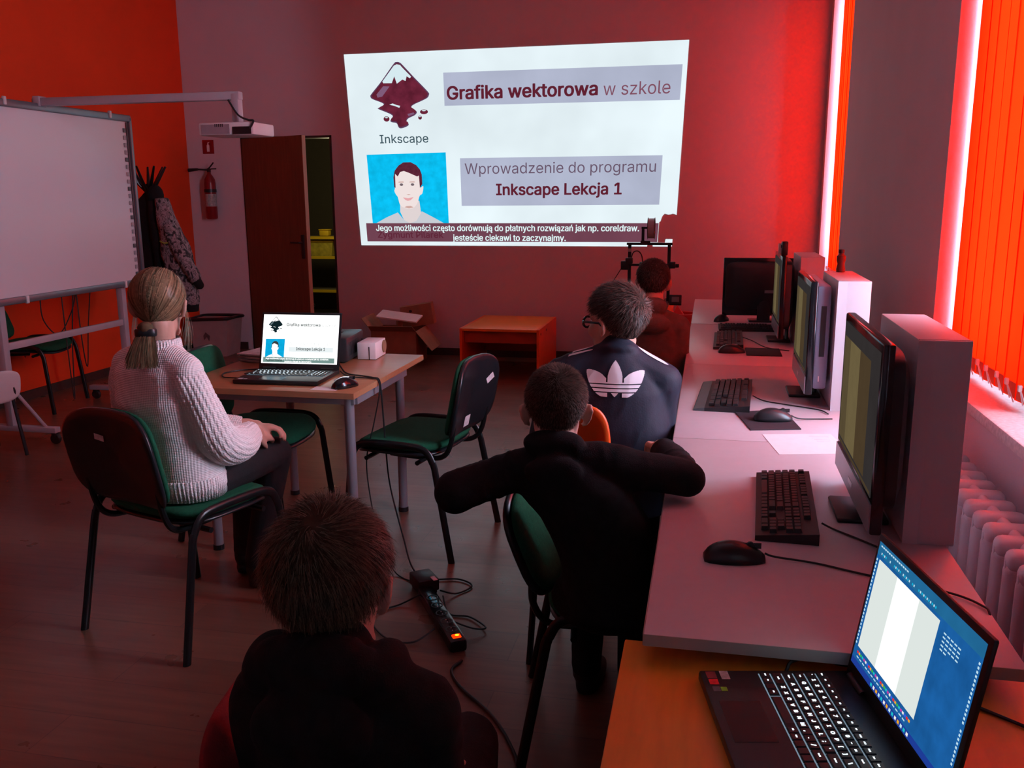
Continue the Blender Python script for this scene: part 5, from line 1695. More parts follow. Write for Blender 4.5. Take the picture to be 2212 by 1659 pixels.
# ------------------------------------------------------------------ more things at the back of the room
def camo_material():
    m = bpy.data.materials.new('camouflage_cloth')
    m.use_nodes = True
    nt = m.node_tree
    b = nt.nodes['Principled BSDF']
    b.inputs['Roughness'].default_value = 0.85
    tc = nt.nodes.new('ShaderNodeTexCoord')
    mp = nt.nodes.new('ShaderNodeMapping'); mp.inputs['Scale'].default_value = (1, 1, 0.7)
    mp.inputs['Rotation'].default_value = (0, 0.5, 0)
    nt.links.new(tc.outputs['Object'], mp.inputs['Vector'])
    n = nt.nodes.new('ShaderNodeTexNoise'); n.inputs['Scale'].default_value = 26; n.inputs['Detail'].default_value = 2; n.inputs['Distortion'].default_value = 1.2
    nt.links.new(mp.outputs['Vector'], n.inputs['Vector'])
    r = nt.nodes.new('ShaderNodeValToRGB'); r.color_ramp.interpolation = 'CONSTANT'
    e = r.color_ramp.elements
    e[0].position = 0; e[0].color = (0.02, 0.018, 0.02, 1)
    e[1].position = 0.42; e[1].color = (0.13, 0.11, 0.115, 1)
    x = e.new(0.48); x.color = (0.30, 0.26, 0.275, 1)
    x = e.new(0.58); x.color = (0.10, 0.085, 0.09, 1)
    x = e.new(0.63); x.color = (0.24, 0.20, 0.21, 1)
    nt.links.new(n.outputs['Fac'], r.inputs['Fac'])
    nt.links.new(r.outputs['Color'], b.inputs['Base Color'])
    return m
m_camo = camo_material()
m_black_cloth = pm('black_cloth', (0.010, 0.010, 0.011), 0.9, var=0.3, scale=20, bump=0.3, bscale=120, spec=0.2)
X, Y_, Z_ = Vector((1, 0, 0)), Vector((0, 1, 0)), Vector((0, 0, 1))
ct = thing('dark_coat', 'long black coat hanging on the coat stand', 'coat', (-4.57, 6.82, 0.75))
b = MB().loft([((-0.02, 0, 0.0), X, 0.18, Y_, 0.09), ((-0.02, 0, 0.25), X, 0.19, Y_, 0.10), ((0.0, 0, 0.5), X, 0.18, Y_, 0.09), ((0.02, 0, 0.70), X, 0.13, Y_, 0.08), ((0.05, 0.0, 0.80), X, 0.06, Y_, 0.05)], 30)
b.chain([(0.10, -0.05, 0.70), (0.14, -0.08, 0.40), (0.12, -0.07, 0.15)], [0.06, 0.055, 0.045])
blob('coat_body', b, m_black_cloth, ct, 0.010, 4, folds(0.022, 7, (1, 1, 0.25), 4))
blob('hood', MB().ell((0.10, -0.03, 0.76), (0.075, 0.07, 0.10)), m_black_cloth, ct, 0.010, 3, folds(0.015, 9, seed=2))
cj = thing('camouflage_jacket', 'grey camouflage jacket hanging over the dark coat', 'jacket', (-4.27, 6.72, 0.60))
b = MB().loft([((0.06, 0, 0.04), X, 0.10, Y_, 0.07), ((0.04, 0, 0.25), X, 0.13, Y_, 0.08), ((-0.01, 0, 0.50), X, 0.12, Y_, 0.08), ((-0.07, 0, 0.75), X, 0.075, Y_, 0.07), ((-0.10, 0, 0.90), X, 0.05, Y_, 0.05)], 30)
b.chain([(-0.02, -0.04, 0.66), (0.08, -0.06, 0.45), (0.18, -0.05, 0.27)], [0.055, 0.06, 0.05])
blob('jacket_body', b, m_camo, cj, 0.008, 4, folds(0.016, 10, (1, 1, 0.5), 1))
blob('cuff', MB().cap((0.19, -0.05, 0.25), 0.036, (0.215, -0.05, 0.205), 0.036), m_black_cloth, cj, 0.006, 2)
blob('waistband', MB().loft([((0.065, 0, -0.02), X, 0.085, Y_, 0.06), ((0.062, 0, 0.045), X, 0.095, Y_, 0.068)], 28), m_black_cloth, cj, 0.007, 2)
MB().tube(crom([(-0.09, -0.083, 0.56), (-0.04, -0.092, 0.545), (0.0, -0.085, 0.555)], 4), 0.006, 6).build('zip_pull', pm('lime_trim', (0.30, 0.42, 0.05), 0.5), cj, True)

# fire extinguisher and its sign
m_red = pm('red_enamel', (0.24, 0.010, 0.013), 0.3, var=0.06)
fx = thing('fire_extinguisher', 'red fire extinguisher with a black hose on the back wall', 'extinguisher', (-4.79, 8.20, 1.30))
MB().lathe([(0.0, 0), (0.048, 0.0), (0.055, 0.012), (0.055, 0.34), (0.050, 0.38), (0.030, 0.415), (0.018, 0.43), (0.016, 0.45)], n=24).build('cylinder', m_red, fx, True)
MB().lathe([(0.0556, 0.12), (0.0558, 0.12), (0.0558, 0.24), (0.0556, 0.24)], n=24).build('label_band', pm('extinguisher_label', (0.40, 0.38, 0.36), 0.5, var=0.35, scale=70), fx, True)
MB().lathe([(0.0556, 0.255), (0.0590, 0.255), (0.0590, 0.285), (0.0556, 0.285)], n=24).build('strap', m_black, fx, True)
MB().rbox((0, 0, 0.465), (0.03, 0.03, 0.04), 0.006).build('valve', m_metal_dark, fx, True)
MB().tube([(-0.01, 0, 0.475), (0.03, -0.02, 0.50), (0.075, -0.04, 0.535)], 0.007, 6).tube([(0.0, 0, 0.47), (0.04, -0.02, 0.478), (0.10, -0.04, 0.478)], 0.006, 6).build('lever', m_black, fx, True)
MB().tube([(-0.01, -0.01, 0.468), (-0.10, -0.03, 0.475)], 0.008, 8).tube([(-0.10, -0.03, 0.475), (-0.20, -0.03, 0.468)], [0.012, 0.018], 10).build('nozzle', m_black, fx, True)
fs_ = thing('extinguisher_sign', 'small red square sign with a white extinguisher symbol', 'sign', (-4.818, YB - 0.001, 1.99))
MB().bb(-0.06, 0.06, -0.003, 0, -0.066, 0.066).build('sign_plate', m_red, fs_)
MB().prism([(-0.014, -0.045), (0.014, -0.045), (0.014, 0.012), (0.006, 0.024), (0.006, 0.034), (0.020, 0.046), (-0.004, 0.042), (-0.006, 0.024), (-0.014, 0.012)], -0.0042, -0.003, 'y').build('symbol', m_paper, fs_)

# waste box with a black liner
wbn = thing('waste_box', 'waste carton with a black bag rim in the corner', 'waste bin', (-4.69, 7.95, 0), math.radians(3))
MB().add([(-.165, -.14, 0), (.165, -.14, 0), (.165, .14, 0), (-.165, .14, 0), (-.20, -.16, .35), (.20, -.16, .35), (.20, .16, .35), (-.20, .16, .35)],
         [(3, 2, 1, 0), (4, 5, 6, 7), (0, 1, 5, 4), (1, 2, 6, 5), (2, 3, 7, 6), (3, 0, 4, 7)]).build('bin_body', pm('pale_bin_card', (0.40, 0.30, 0.29), 0.8, var=0.08), wbn)
MB().tube(crom([(-.205, -.165, .355), (0, -.172, .362), (.205, -.165, .372), (.212, 0, .37), (.205, .165, .36), (0, .17, .362), (-.205, .165, .355), (-.212, 0, .352)], 5, True), 0.016, 8, closed=True).build('bag_rim', m_black, wbn, True)
MB().prism([(-0.05, 0.16), (-0.02, 0.19), (0.0, 0.15), (0.01, 0.20), (-0.03, 0.235), (-0.055, 0.20)], -0.158, -0.150, 'y').build('printed_mark', pm('dark_print', (0.12, 0.08, 0.08), 0.8), wbn)

# open carton with a white board on it
cb = thing('open_carton', 'open brown cardboard box with hanging flaps by the back wall', 'box', (-2.78, 7.88, 0), math.radians(4))
for (x0, x1, y0, y1) in ((-.21, .21, -.20, -.196), (-.21, .21, .196, .20), (-.21, -.206, -.2, .2), (.206, .21, -.2, .2)):
    MB().bb(x0, x1, y0, y1, 0, 0.31).build('side', m_card, cb)
MB().bb(-.21, .21, -.2, .2, 0, 0.004).build('bottom', m_card, cb)
MB().add([(-.21, -.2, .31), (.21, -.2, .31), (.20, -.30, .37), (-.20, -.30, .37), (-.21, -.204, .308), (.21, -.204, .308), (.20, -.304, .366), (-.20, -.304, .366)],
         [(0, 1, 2, 3), (7, 6, 5, 4), (0, 4, 5, 1), (2, 6, 7, 3), (1, 5, 6, 2), (3, 7, 4, 0)]).build('flap', m_card, cb)
MB().add([(.21, -.2, .31), (.21, .2, .31), (.36, .17, .14), (.36, -.22, .14), (.206, -.2, .306), (.206, .2, .306), (.356, .17, .136), (.356, -.22, .136)],
         [(0, 1, 2, 3), (7, 6, 5, 4), (0, 4, 5, 1), (2, 6, 7, 3), (1, 5, 6, 2), (3, 7, 4, 0)]).build('flap', m_card, cb)
MB().add([(-.21, -.2, .31), (-.21, .2, .31), (-.30, .2, .42), (-.30, -.2, .42), (-.206, -.2, .312), (-.206, .2, .312), (-.296, .2, .424), (-.296, -.2, .424)],
         [(0, 1, 2, 3), (7, 6, 5, 4), (0, 4, 5, 1), (2, 6, 7, 3), (1, 5, 6, 2), (3, 7, 4, 0)]).build('flap', m_card, cb)
wbd = thing('white_board_piece', 'white foam sheet lying across the open carton', 'sheet', (-2.76, 7.84, 0.425), math.radians(-4))
MB().rbox((0, 0, 0), (0.40, 0.16, 0.014), 0.002, Matrix.Rotation(0.10, 3, 'Y') @ Matrix.Rotation(0.28, 3, 'X')).build('sheet', m_paper, wbd)
MB().bb(-0.01, 0.01, -0.05, 0.05, -0.11, -0.012).build('support_edge', m_card, wbd)
sc_ = thing('small_carton', 'smaller brown carton tilted behind the white sheet', 'box', (-2.66, 8.09, 0.31), math.radians(6))
MB().rbox((0, 0, 0.10), (0.30, 0.12, 0.20), 0.003, Matrix.Rotation(-0.16, 3, 'Y')).build('box_body', m_card, sc_)
MB().ell((-0.06, -0.062, 0.14), (0.016, 0.003, 0.012)).build('hand_hole', m_black, sc_)

# 3D printer on an orange table
pt2 = thing('printer_table', 'orange table under the three-dimensional printer', 'table', (-0.56, 7.78, 0))
MB().rbox((0, 0, 0.563), (0.56, 0.72, 0.022), 0.002).build('table_top', m_orange_lam, pt2, True)
for sx in (-1, 1):
    MB().bb(sx * 0.26 - 0.011, sx * 0.26 + 0.011, -0.34, 0.34, 0, 0.552).build('side_panel', MATS['orange_laminate_side'], pt2)
pr3 = thing('printer', 'black frame three-dimensional printer with a grey filament spool', 'printer', (-0.49, 7.75, 0.575))
for sx in (-1, 1):
    MB().bb(sx * 0.165 - 0.013, sx * 0.165 + 0.013, -0.02, 0.02, 0.03, 0.52).build('upright', m_black, pr3)
    MB().bb(sx * 0.15 - 0.02, sx * 0.15 + 0.02, -0.2, 0.2, 0.0, 0.045).build('base_rail', m_black, pr3)
MB().bb(-0.19, 0.19, -0.02, 0.02, 0.515, 0.533).build('top_bar', m_black, pr3)
MB().bb(-0.18, -0.15, -0.0215, -0.0205, 0.458, 0.485).build('pale_label', pm('pale_blue_label', (0.30, 0.50, 0.50), 0.5), pr3)
MB().bb(-0.14, 0.14, -0.21, -0.17, 0.02, 0.05).build('front_rail', m_black, pr3)
MB().rbox((0, -0.02, 0.09), (0.235, 0.235, 0.012), 0.003).build('print_bed', m_metal_dark, pr3, True)
MB().bb(-0.20, 0.20, -0.045, -0.02, 0.34, 0.36).build('gantry', m_black, pr3)
MB().rbox((-0.20, -0.03, 0.345), (0.07, 0.06, 0.075), 0.006).rbox((-0.165, -0.05, 0.385), (0.06, 0.05, 0.05), 0.006).build('extruder_motor', m_black, pr3, True)
MB().rbox((0.195, -0.03, 0.35), (0.05, 0.05, 0.055), 0.005).rbox((0.235, -0.03, 0.345), (0.03, 0.035, 0.03), 0.004).build('gantry_wheel_block', m_black, pr3, True)
MB().rbox((-0.05, -0.06, 0.335), (0.05, 0.05, 0.08), 0.005).build('print_head', m_black, pr3, True)
MB().tube(crom([(-0.15, -0.04, 0.40), (-0.13, -0.05, 0.455), (-0.09, -0.055, 0.465), (-0.06, -0.06, 0.43), (-0.05, -0.06, 0.37)], 6), 0.005, 6).build('filament_tube', m_rubber, pr3, True)
MB().tube(crom([(-0.225, -0.03, 0.33), (-0.26, -0.04, 0.27), (-0.29, -0.06, 0.22), (-0.31, -0.05, 0.17), (-0.30, 0.0, 0.02)], 6), 0.004, 6).build('wiring', m_rubber, pr3, True)
ld_ = MB().rbox((0.235, -0.20, 0.075), (0.10, 0.03, 0.085), 0.006, Matrix.Rotation(-0.3, 3, 'X')).build('display', m_black, pr3, True)
MB().rbox((0.235, -0.219, 0.083), (0.06, 0.004, 0.042), 0.001, Matrix.Rotation(-0.3, 3, 'X')).build('display_glass', pm('grey_display', (0.20, 0.19, 0.20), 0.2), ld_, True)
MB().bb(-0.075, 0.005, -0.02, 0.02, 0.533, 0.55).bb(-0.068, -0.045, -0.012, 0.012, 0.55, 0.665).bb(-0.07, -0.01, -0.01, 0.01, 0.648, 0.665).build('spool_holder', m_black, pr3)
MS = Matrix.Rotation(PI / 2, 3, 'Y')
sp_ = MB().lathe([(0.03, 0), (0.09, 0.0), (0.09, 0.003), (0.03, 0.003)], (-0.018, 0, 0.652), 28, MS).lathe([(0.03, 0), (0.09, 0.0), (0.09, 0.003), (0.03, 0.003)], (0.038, 0, 0.652), 28, MS).build('spool_flange', m_black, pr3, True)
MB().lathe([(0.03, 0), (0.083, 0.0), (0.083, 0.052), (0.03, 0.052)], (-0.014, 0, 0.652), 28, MS).build('filament', pm('grey_filament', (0.42, 0.46, 0.50), 0.45, var=0.1, scale=60), pr3, True)

rb = thing('red_bin', 'red swing-lid bin beside the far desk', 'waste bin', (-0.185, 7.30, 0))
m_redp = pm('red_bin_plastic', (0.62, 0.03, 0.025), 0.35, var=0.05)
MB().lathe([(0.0, 0), (0.085, 0), (0.11, 0.55), (0.115, 0.555), (0.115, 0.575), (0.105, 0.575), (0.08, 0.02), (0, 0.02)], n=28).build('bin_body', m_redp, rb, True)
MB().tube([(0.112 * math.cos(a), 0.112 * math.sin(a), 0.575) for a in [2 * PI * k / 28 for k in range(28)]], 0.004, 6, closed=True).build('rim', pm('pale_red_rim', (0.75, 0.22, 0.2), 0.4), rb, True)
MB().add([(-0.085, -0.05, 0.56), (0.01, -0.06, 0.56), (-0.045, 0.0, 0.64), (-0.085, 0.04, 0.56), (0.01, 0.05, 0.56)], [(0, 1, 2), (2, 4, 3), (0, 2, 3), (1, 4, 2), (0, 3, 4, 1)]).build('lid_flap', m_redp, rb)

# small things among the computers
bt = thing('brown_bottle', 'small brown stoppered bottle on the second white box', 'bottle', (0.495, 3.655, 1.2085))
MB().lathe([(0.0, 0), (0.016, 0), (0.017, 0.012), (0.013, 0.03), (0.017, 0.042), (0.017, 0.06), (0.010, 0.066), (0.009, 0.072)], n=16).build('bottle_body', pm('brown_glaze', (0.11, 0.035, 0.02), 0.3, var=0.2), bt, True)
MB().lathe([(0.009, 0.07), (0.011, 0.073), (0.011, 0.084), (0.0, 0.086)], n=14).build('stopper', m_black, bt, True)
wbc = thing('webcam', 'small black and white webcam on the third monitor', 'webcam', (0.37, 4.74, 1.2005))
MB().rbox((0, 0, 0.035), (0.03, 0.05, 0.07), 0.006).build('camera_body', m_black, wbc, True)
MB().rbox((-0.017, 0.03, 0.032), (0.022, 0.03, 0.05), 0.005).build('white_front', m_white, wbc, True)
MB().lathe([(0.008, 0), (0.008, 0.003), (0.0, 0.003)], (-0.0155, -0.008, 0.045), 14, Matrix.Rotation(-PI / 2, 3, 'Y')).build('lens', m_black_gloss, wbc, True)

# ------------------------------------------------------------------ people
m_black_top = pm('black_hoodie_cloth', (0.013, 0.013, 0.0145), 0.9, var=0.25, scale=40, bump=0.35, bscale=350, spec=0.15)
m_charcoal_top = pm('charcoal_hoodie_cloth', (0.014, 0.014, 0.014), 0.92, var=0.25, scale=40, bump=0.35, bscale=350, spec=0.15)
m_navy_top = pm('navy_track_jacket', (0.010, 0.014, 0.030), 0.7, var=0.2, scale=25, bump=0.15, bscale=200, spec=0.4)
m_brown_top = pm('brown_hoodie_cloth', (0.13, 0.10, 0.08), 0.9, var=0.2, scale=30, bump=0.3, bscale=250, spec=0.15)
m_dark_legs = pm('black_trousers', (0.008, 0.008, 0.009), 0.85, var=0.25, scale=40, bump=0.3, bscale=300, spec=0.2)
m_jeans = pm('dark_jeans', (0.006, 0.007, 0.009), 0.85, var=0.25, scale=40, bump=0.3, bscale=300)
m_shoe = pm('black_shoe', (0.008, 0.008, 0.008), 0.5, var=0.2)

# ---- seated woman in a white knitted sweater
def knit_material():
    m = bpy.data.materials.new('white_knit')
    m.use_nodes = True
    nt = m.node_tree
    b = nt.nodes['Principled BSDF']
    b.inputs['Base Color'].default_value = (0.74, 0.71, 0.68, 1)
    b.inputs['Roughness'].default_value = 0.95
    b.inputs['Specular IOR Level'].default_value = 0.15
    tc = nt.nodes.new('ShaderNodeTexCoord')
    n = nt.nodes.new('ShaderNodeTexNoise'); n.inputs['Scale'].default_value = 30
    nt.links.new(tc.outputs['Object'], n.inputs['Vector'])
    r = nt.nodes.new('ShaderNodeValToRGB')
    r.color_ramp.elements[0].color = (0.78, 0.75, 0.73, 1); r.color_ramp.elements[1].color = (0.90, 0.88, 0.86, 1)
    nt.links.new(n.outputs['Fac'], r.inputs['Fac'])
    nt.links.new(r.outputs['Color'], b.inputs['Base Color'])
    w = nt.nodes.new('ShaderNodeTexWave'); w.wave_type = 'BANDS'; w.bands_direction = 'Z'
    w.inputs['Scale'].default_value = 55; w.inputs['Distortion'].default_value = 1.5; w.inputs['Detail'].default_value = 1
    w2 = nt.nodes.new('ShaderNodeTexWave'); w2.wave_type = 'BANDS'; w2.bands_direction = 'X'
    w2.inputs['Scale'].default_value = 45; w2.inputs['Distortion'].default_value = 1.0
    nt.links.new(tc.outputs['Object'], w.inputs['Vector']); nt.links.new(tc.outputs['Object'], w2.inputs['Vector'])
    ad_ = nt.nodes.new('ShaderNodeMath'); ad_.operation = 'ADD'
    nt.links.new(w.outputs['Fac'], ad_.inputs[0]); nt.links.new(w2.outputs['Fac'], ad_.inputs[1])
    bp = nt.nodes.new('ShaderNodeBump'); bp.inputs['Strength'].default_value = 0.5; bp.inputs['Distance'].default_value = 0.003
    nt.links.new(ad_.outputs[0], bp.inputs['Height'])
    nt.links.new(bp.outputs['Normal'], b.inputs['Normal'])
    return m
m_knit = knit_material()
rootW = (-1.79, 2.72, 0.0)
torsoW = [((-1.775, 2.70, 0.50), 0.165, 0.125), ((-1.775, 2.69, 0.58), 0.175, 0.130), ((-1.78, 2.67, 0.70), 0.165, 0.120), ((-1.785, 2.645, 0.84), 0.165, 0.115),
          ((-1.785, 2.635, 0.94), 0.155, 0.098), ((-1.775, 2.635, 1.0), 0.10, 0.075), ((-1.768, 2.637, 1.03), 0.058, 0.055)]
headW = Fr((-1.766, 2.650, 1.152), (-0.33, 0.945, -0.08), (0, 0, 1), 1.0)
pW, HF, T, fv, rv = person('woman with a ponytail in a white knitted sweater seated at the table', rootW, torsoW, (0.30, 0.955),
    sh=((-1.915, 2.675, 0.945), (-1.650, 2.592, 0.945)), el=((-1.975, 2.78, 0.69), (-1.600, 2.660, 0.69)), wr=((-1.66, 2.985, 0.665), (-1.598, 2.905, 0.665)),
    hips=((-1.862, 2.735, 0.535), (-1.70, 2.685, 0.535)), kn=((-1.75, 3.12, 0.545), (-1.60, 3.07, 0.545)), an=((-1.80, 3.15, 0.10), (-1.69, 3.04, 0.10)),
    headF=headW, neck=(-1.765, 2.640, 1.035), mats=dict(top=m_knit, legs=m_jeans, shoe=m_shoe), rad=(0.058, 0.05, 0.04, 0.085, 0.062, 0.048), voxel=0.0055,
    hands=(((0.85, 0.35, -0.1), (0.1, 0.2, 1), 0.7), ((0.1, 0.95, -0.25), (0.8, 0.1, 0.7), 0.75)), top_name='sweater', sleeves=False, fold=0.006, collar=False)
def sleeve(pts, radii, ribs=22, rows=46):
    """chunky ribbed sleeve swept along the arm"""
    c = crom(pts, 14); rr = crom([(q, 0, 0) for q in radii], 14)
    n = 132; m = len(c)
    vs = []
    prev = None
    for i, p in enumerate(c):
        p = Vector(p)
        a = Vector(c[max(0, i - 1)]); b_ = Vector(c[min(m - 1, i + 1)])
        t = (b_ - a).normalized()
        u = (prev - t * prev.dot(t)).normalized() if prev is not None else t.orthogonal().normalized()
        prev = u; w = t.cross(u)
        fr_ = i / (m - 1)
        amp = 0.0045 * min(1, fr_ * 12) * min(1, (1 - fr_) * 14)
        for k in range(n):
            ph = 2 * PI * k / n
            rib = abs(math.sin(ribs * ph / 2)) ** 0.7
            cell = 0.72 + 0.28 * math.sin(2 * PI * rows * fr_ + (PI if int(ribs * ph / (2 * PI)) % 2 else 0))
            sag = 0.006 * noise.noise(Vector((p.x * 14, p.y * 14, p.z * 14 + ph)))
            r_ = rr[i][0] + amp * (rib * cell - 0.5) + sag
            vs.append(p + (u * math.cos(ph) + w * math.sin(ph)) * r_)
    fs = []
    for i in range(m - 1):
        for k in range(n):
            k2 = (k + 1) % n
            fs.append((i * n + k, i * n + k2, (i + 1) * n + k2, (i + 1) * n + k))
    fs.append(tuple(range(n))); fs.append(tuple((m - 1) * n + k for k in range(n)))
    return MB().add(vs, fs)
for pts in ([(-1.672, 2.600, 0.955), (-1.645, 2.592, 0.92), (-1.618, 2.615, 0.82), (-1.597, 2.650, 0.72), (-1.588, 2.705, 0.672), (-1.590, 2.79, 0.655), (-1.596, 2.865, 0.662), (-1.598, 2.905, 0.666)],
            [(-1.893, 2.668, 0.955), (-1.922, 2.678, 0.92), (-1.955, 2.72, 0.82), (-1.975, 2.77, 0.72), (-1.945, 2.83, 0.672), (-1.85, 2.89, 0.662), (-1.73, 2.95, 0.662), (-1.675, 2.975, 0.665)]):
    sleeve([tuple(T(p)) for p in pts], [0.050, 0.058, 0.064, 0.068, 0.070, 0.066, 0.050, 0.036]).build('sleeve', m_knit, pW, 'all')
def ribbed_band(rings, ribs, amp):
    mb = MB(); n = ribs * 6; vs = []
    for (c, a, d) in rings:
        for k in range(n):
            ph = 2 * PI * k / n
            rb_ = amp * abs(math.sin(ribs * ph / 2))
            vs.append(Vector(c) + rv * (math.cos(ph) * (a + rb_)) + fv * (math.sin(ph) * (d + rb_)))
    fs = []
    m = len(rings)
    for i in range(m):
        j = (i + 1) % m
        for k in range(n):
            k2 = (k + 1) % n
            fs.append((i * n + k, i * n + k2, j * n + k2, j * n + k))
    return mb.add(vs, fs)
hz = [(T((-1.775, 2.70, 0.505)), 0.160, 0.120), (T((-1.775, 2.70, 0.50)), 0.172, 0.132), (T((-1.775, 2.695, 0.54)), 0.178, 0.137), (T((-1.775, 2.69, 0.575)), 0.180, 0.136), (T((-1.775, 2.69, 0.58)), 0.165, 0.120)]
ribbed_band(hz, 80, 0.004).build('hem_band', m_knit, pW, 'all')
cz = [(T((-1.770, 2.637, 1.0)), 0.070, 0.066), (T((-1.768, 2.637, 1.015)), 0.074, 0.070), (T((-1.767, 2.638, 1.04)), 0.068, 0.066), (T((-1.766, 2.638, 1.05)), 0.062, 0.062), (T((-1.767, 2.638, 1.035)), 0.056, 0.056)]
ribbed_band(cz, 44, 0.003).build('collar_band', m_knit, pW, 'all')
MB().ell(tuple(T((-1.628, 2.70, 0.565))), (0.004, 0.004, 0.004)).build('trouser_rivet', m_chrome, pW)
MB().ell(HF(0.079, 0.000, -0.034), (0.003, 0.003, 0.003)).build('earring', m_chrome, pW)

hmW = hairmat('ash_blond_hair', (0.20, 0.135, 0.075), 0.36)
def line_w(az):
    return float(np.interp(az / PI, [0, 0.25, 0.40, 0.50, 0.58, 0.68, 0.80, 1.0], [-0.80, -0.70, -0.52, -0.22, 0.02, 0.25, 0.48, 0.55]))
hair_cap(HF, pW, hmW[1], 0.010, line_w, 0.003)
TIE = Vector((-0.020, -0.098, -0.078))
def long_strands(N, seed):
    R = random.Random(seed); vs, fs, mi = [], [], []
    cnt = 0
    while cnt < N:
        z = R.uniform(-0.6, 1); a = R.uniform(0, 2 * PI); q = math.sqrt(max(0, 1 - z * z))
        v = Vector((q * math.sin(a), -q * math.cos(a), z))
        if hair_mask(v, 0.05, line_w) < 0.5:
            continue
        lift = 0.009 + R.random() * 0.005
        tv = Vector(((TIE.x - HC[0]) / HR[0], (TIE.y - HC[1]) / HR[1], (TIE.z - HC[2]) / HR[2])).normalized()
        o = len(vs); segs = 9
        side = (tv - v * tv.dot(v)).cross(v)
        side = side.normalized() if side.length > 1e-5 else Vector((1, 0, 0))
        wd = 0.0013 * (0.6 + R.random())
        reach = 0.55 + 0.43 * R.random()
        st = R.uniform(0, 0.25)
        for s in range(segs + 1):
            t = st + (reach - st) * s / segs
            om = math.acos(max(-1, min(1, v.dot(tv)))) + 1e-4
            d = (v * math.sin((1 - t) * om) + tv * math.sin(t * om)) / math.sin(om)
            p, nn = scalp(HF, d.normalized(), lift)
            vs.append(HF(*(p - side * wd))); vs.append(HF(*(p + side * wd)))
        for s in range(segs):
            b_ = o + 2 * s
            fs.append((b_, b_ + 1, b_ + 3, b_ + 2))
        mi += [R.choice((0, 0, 1, 2))] * segs
        cnt += 1
    return vs, fs, mi
vs, fs, mi = long_strands(2600, 5)
# ponytail hanging below the tie, and loose wisps by the cheeks
R = random.Random(9)
tie = HF(*TIE)
for k in range(1100):
    a = R.uniform(0, 2 * PI); r0 = 0.020 * math.sqrt(R.random())
    p = Vector(tie) + HF.r * (math.cos(a) * r0 * 1.25) + HF.f * (math.sin(a) * r0 * 0.7)
    L = 0.112 * (0.75 + 0.3 * R.random())
    o = len(vs); segs = 6
    fx_ = math.cos(a) * 0.020 + R.gauss(0, 0.006) - 0.016; by = -0.022 + R.gauss(0, 0.004)
    wd = 0.0012
    for s in range(segs + 1):
        t = s / segs
        c_ = p + Vector((0, 0, -L * t)) + HF.r * (fx_ * t) + HF.f * (by * math.sin(t * 1.7) + 0.012 * t * math.sin(a))
        vs.append(c_ - HF.r * wd * (1 - 0.5 * t)); vs.append(c_ + HF.r * wd * (1 - 0.5 * t))
    for s in range(segs):
        b_ = o + 2 * s
        fs.append((b_, b_ + 1, b_ + 3, b_ + 2))
    mi += [R.choice((0, 0, 1, 2))] * segs
for sx in (-1, 1):
    for k in range(36):
        p = HF(sx * (0.074 + 0.004 * R.random()), 0.005 + 0.03 * R.random(), 0.0)
        o = len(vs); segs = 6; L = 0.10 + 0.06 * R.random()
        sw = R.gauss(0, 0.010)
        for s in range(segs + 1):
            t = s / segs
            c_ = Vector(p) + Vector((0, 0, -L * t)) + HF.r * (sx * 0.008 * math.sin(t * 3) + sw * t) + HF.f * (-0.02 * t)
            vs.append(c_ - HF.f * 0.0007); vs.append(c_ + HF.f * 0.0007)
        for s in range(segs):
            b_ = o + 2 * s
            fs.append((b_, b_ + 1, b_ + 3, b_ + 2))
        mi += [R.choice((0, 2))] * segs
me = bpy.data.meshes.new('hair')
me.from_pydata([tuple(q) for q in vs], [], fs)
for m in hmW:
    me.materials.append(m)
me.polygons.foreach_set('material_index', mi); me.polygons.foreach_set('use_smooth', [True] * len(fs)); me.update()
ho = link('hair', me, pW); ho['kind'] = 'stuff'
MB().ell(tuple(Vector(tie) + Vector((0, 0, 0.012))), (0.026, 0.024, 0.022)).build('hair_knot', hmW[1], pW, 'all')
MB().loft([(Vector(tie) + Vector((0, 0, -0.014)), HF.r, 0.032, HF.f, 0.020), (Vector(tie) + Vector((0, 0, -0.010)), HF.r, 0.034, HF.f, 0.022), (Vector(tie) + Vector((0, 0, 0.006)), HF.r, 0.034, HF.f, 0.022), (Vector(tie) + Vector((0, 0, 0.010)), HF.r, 0.032, HF.f, 0.020)], 24).build('hair_tie', m_black, pW, True)

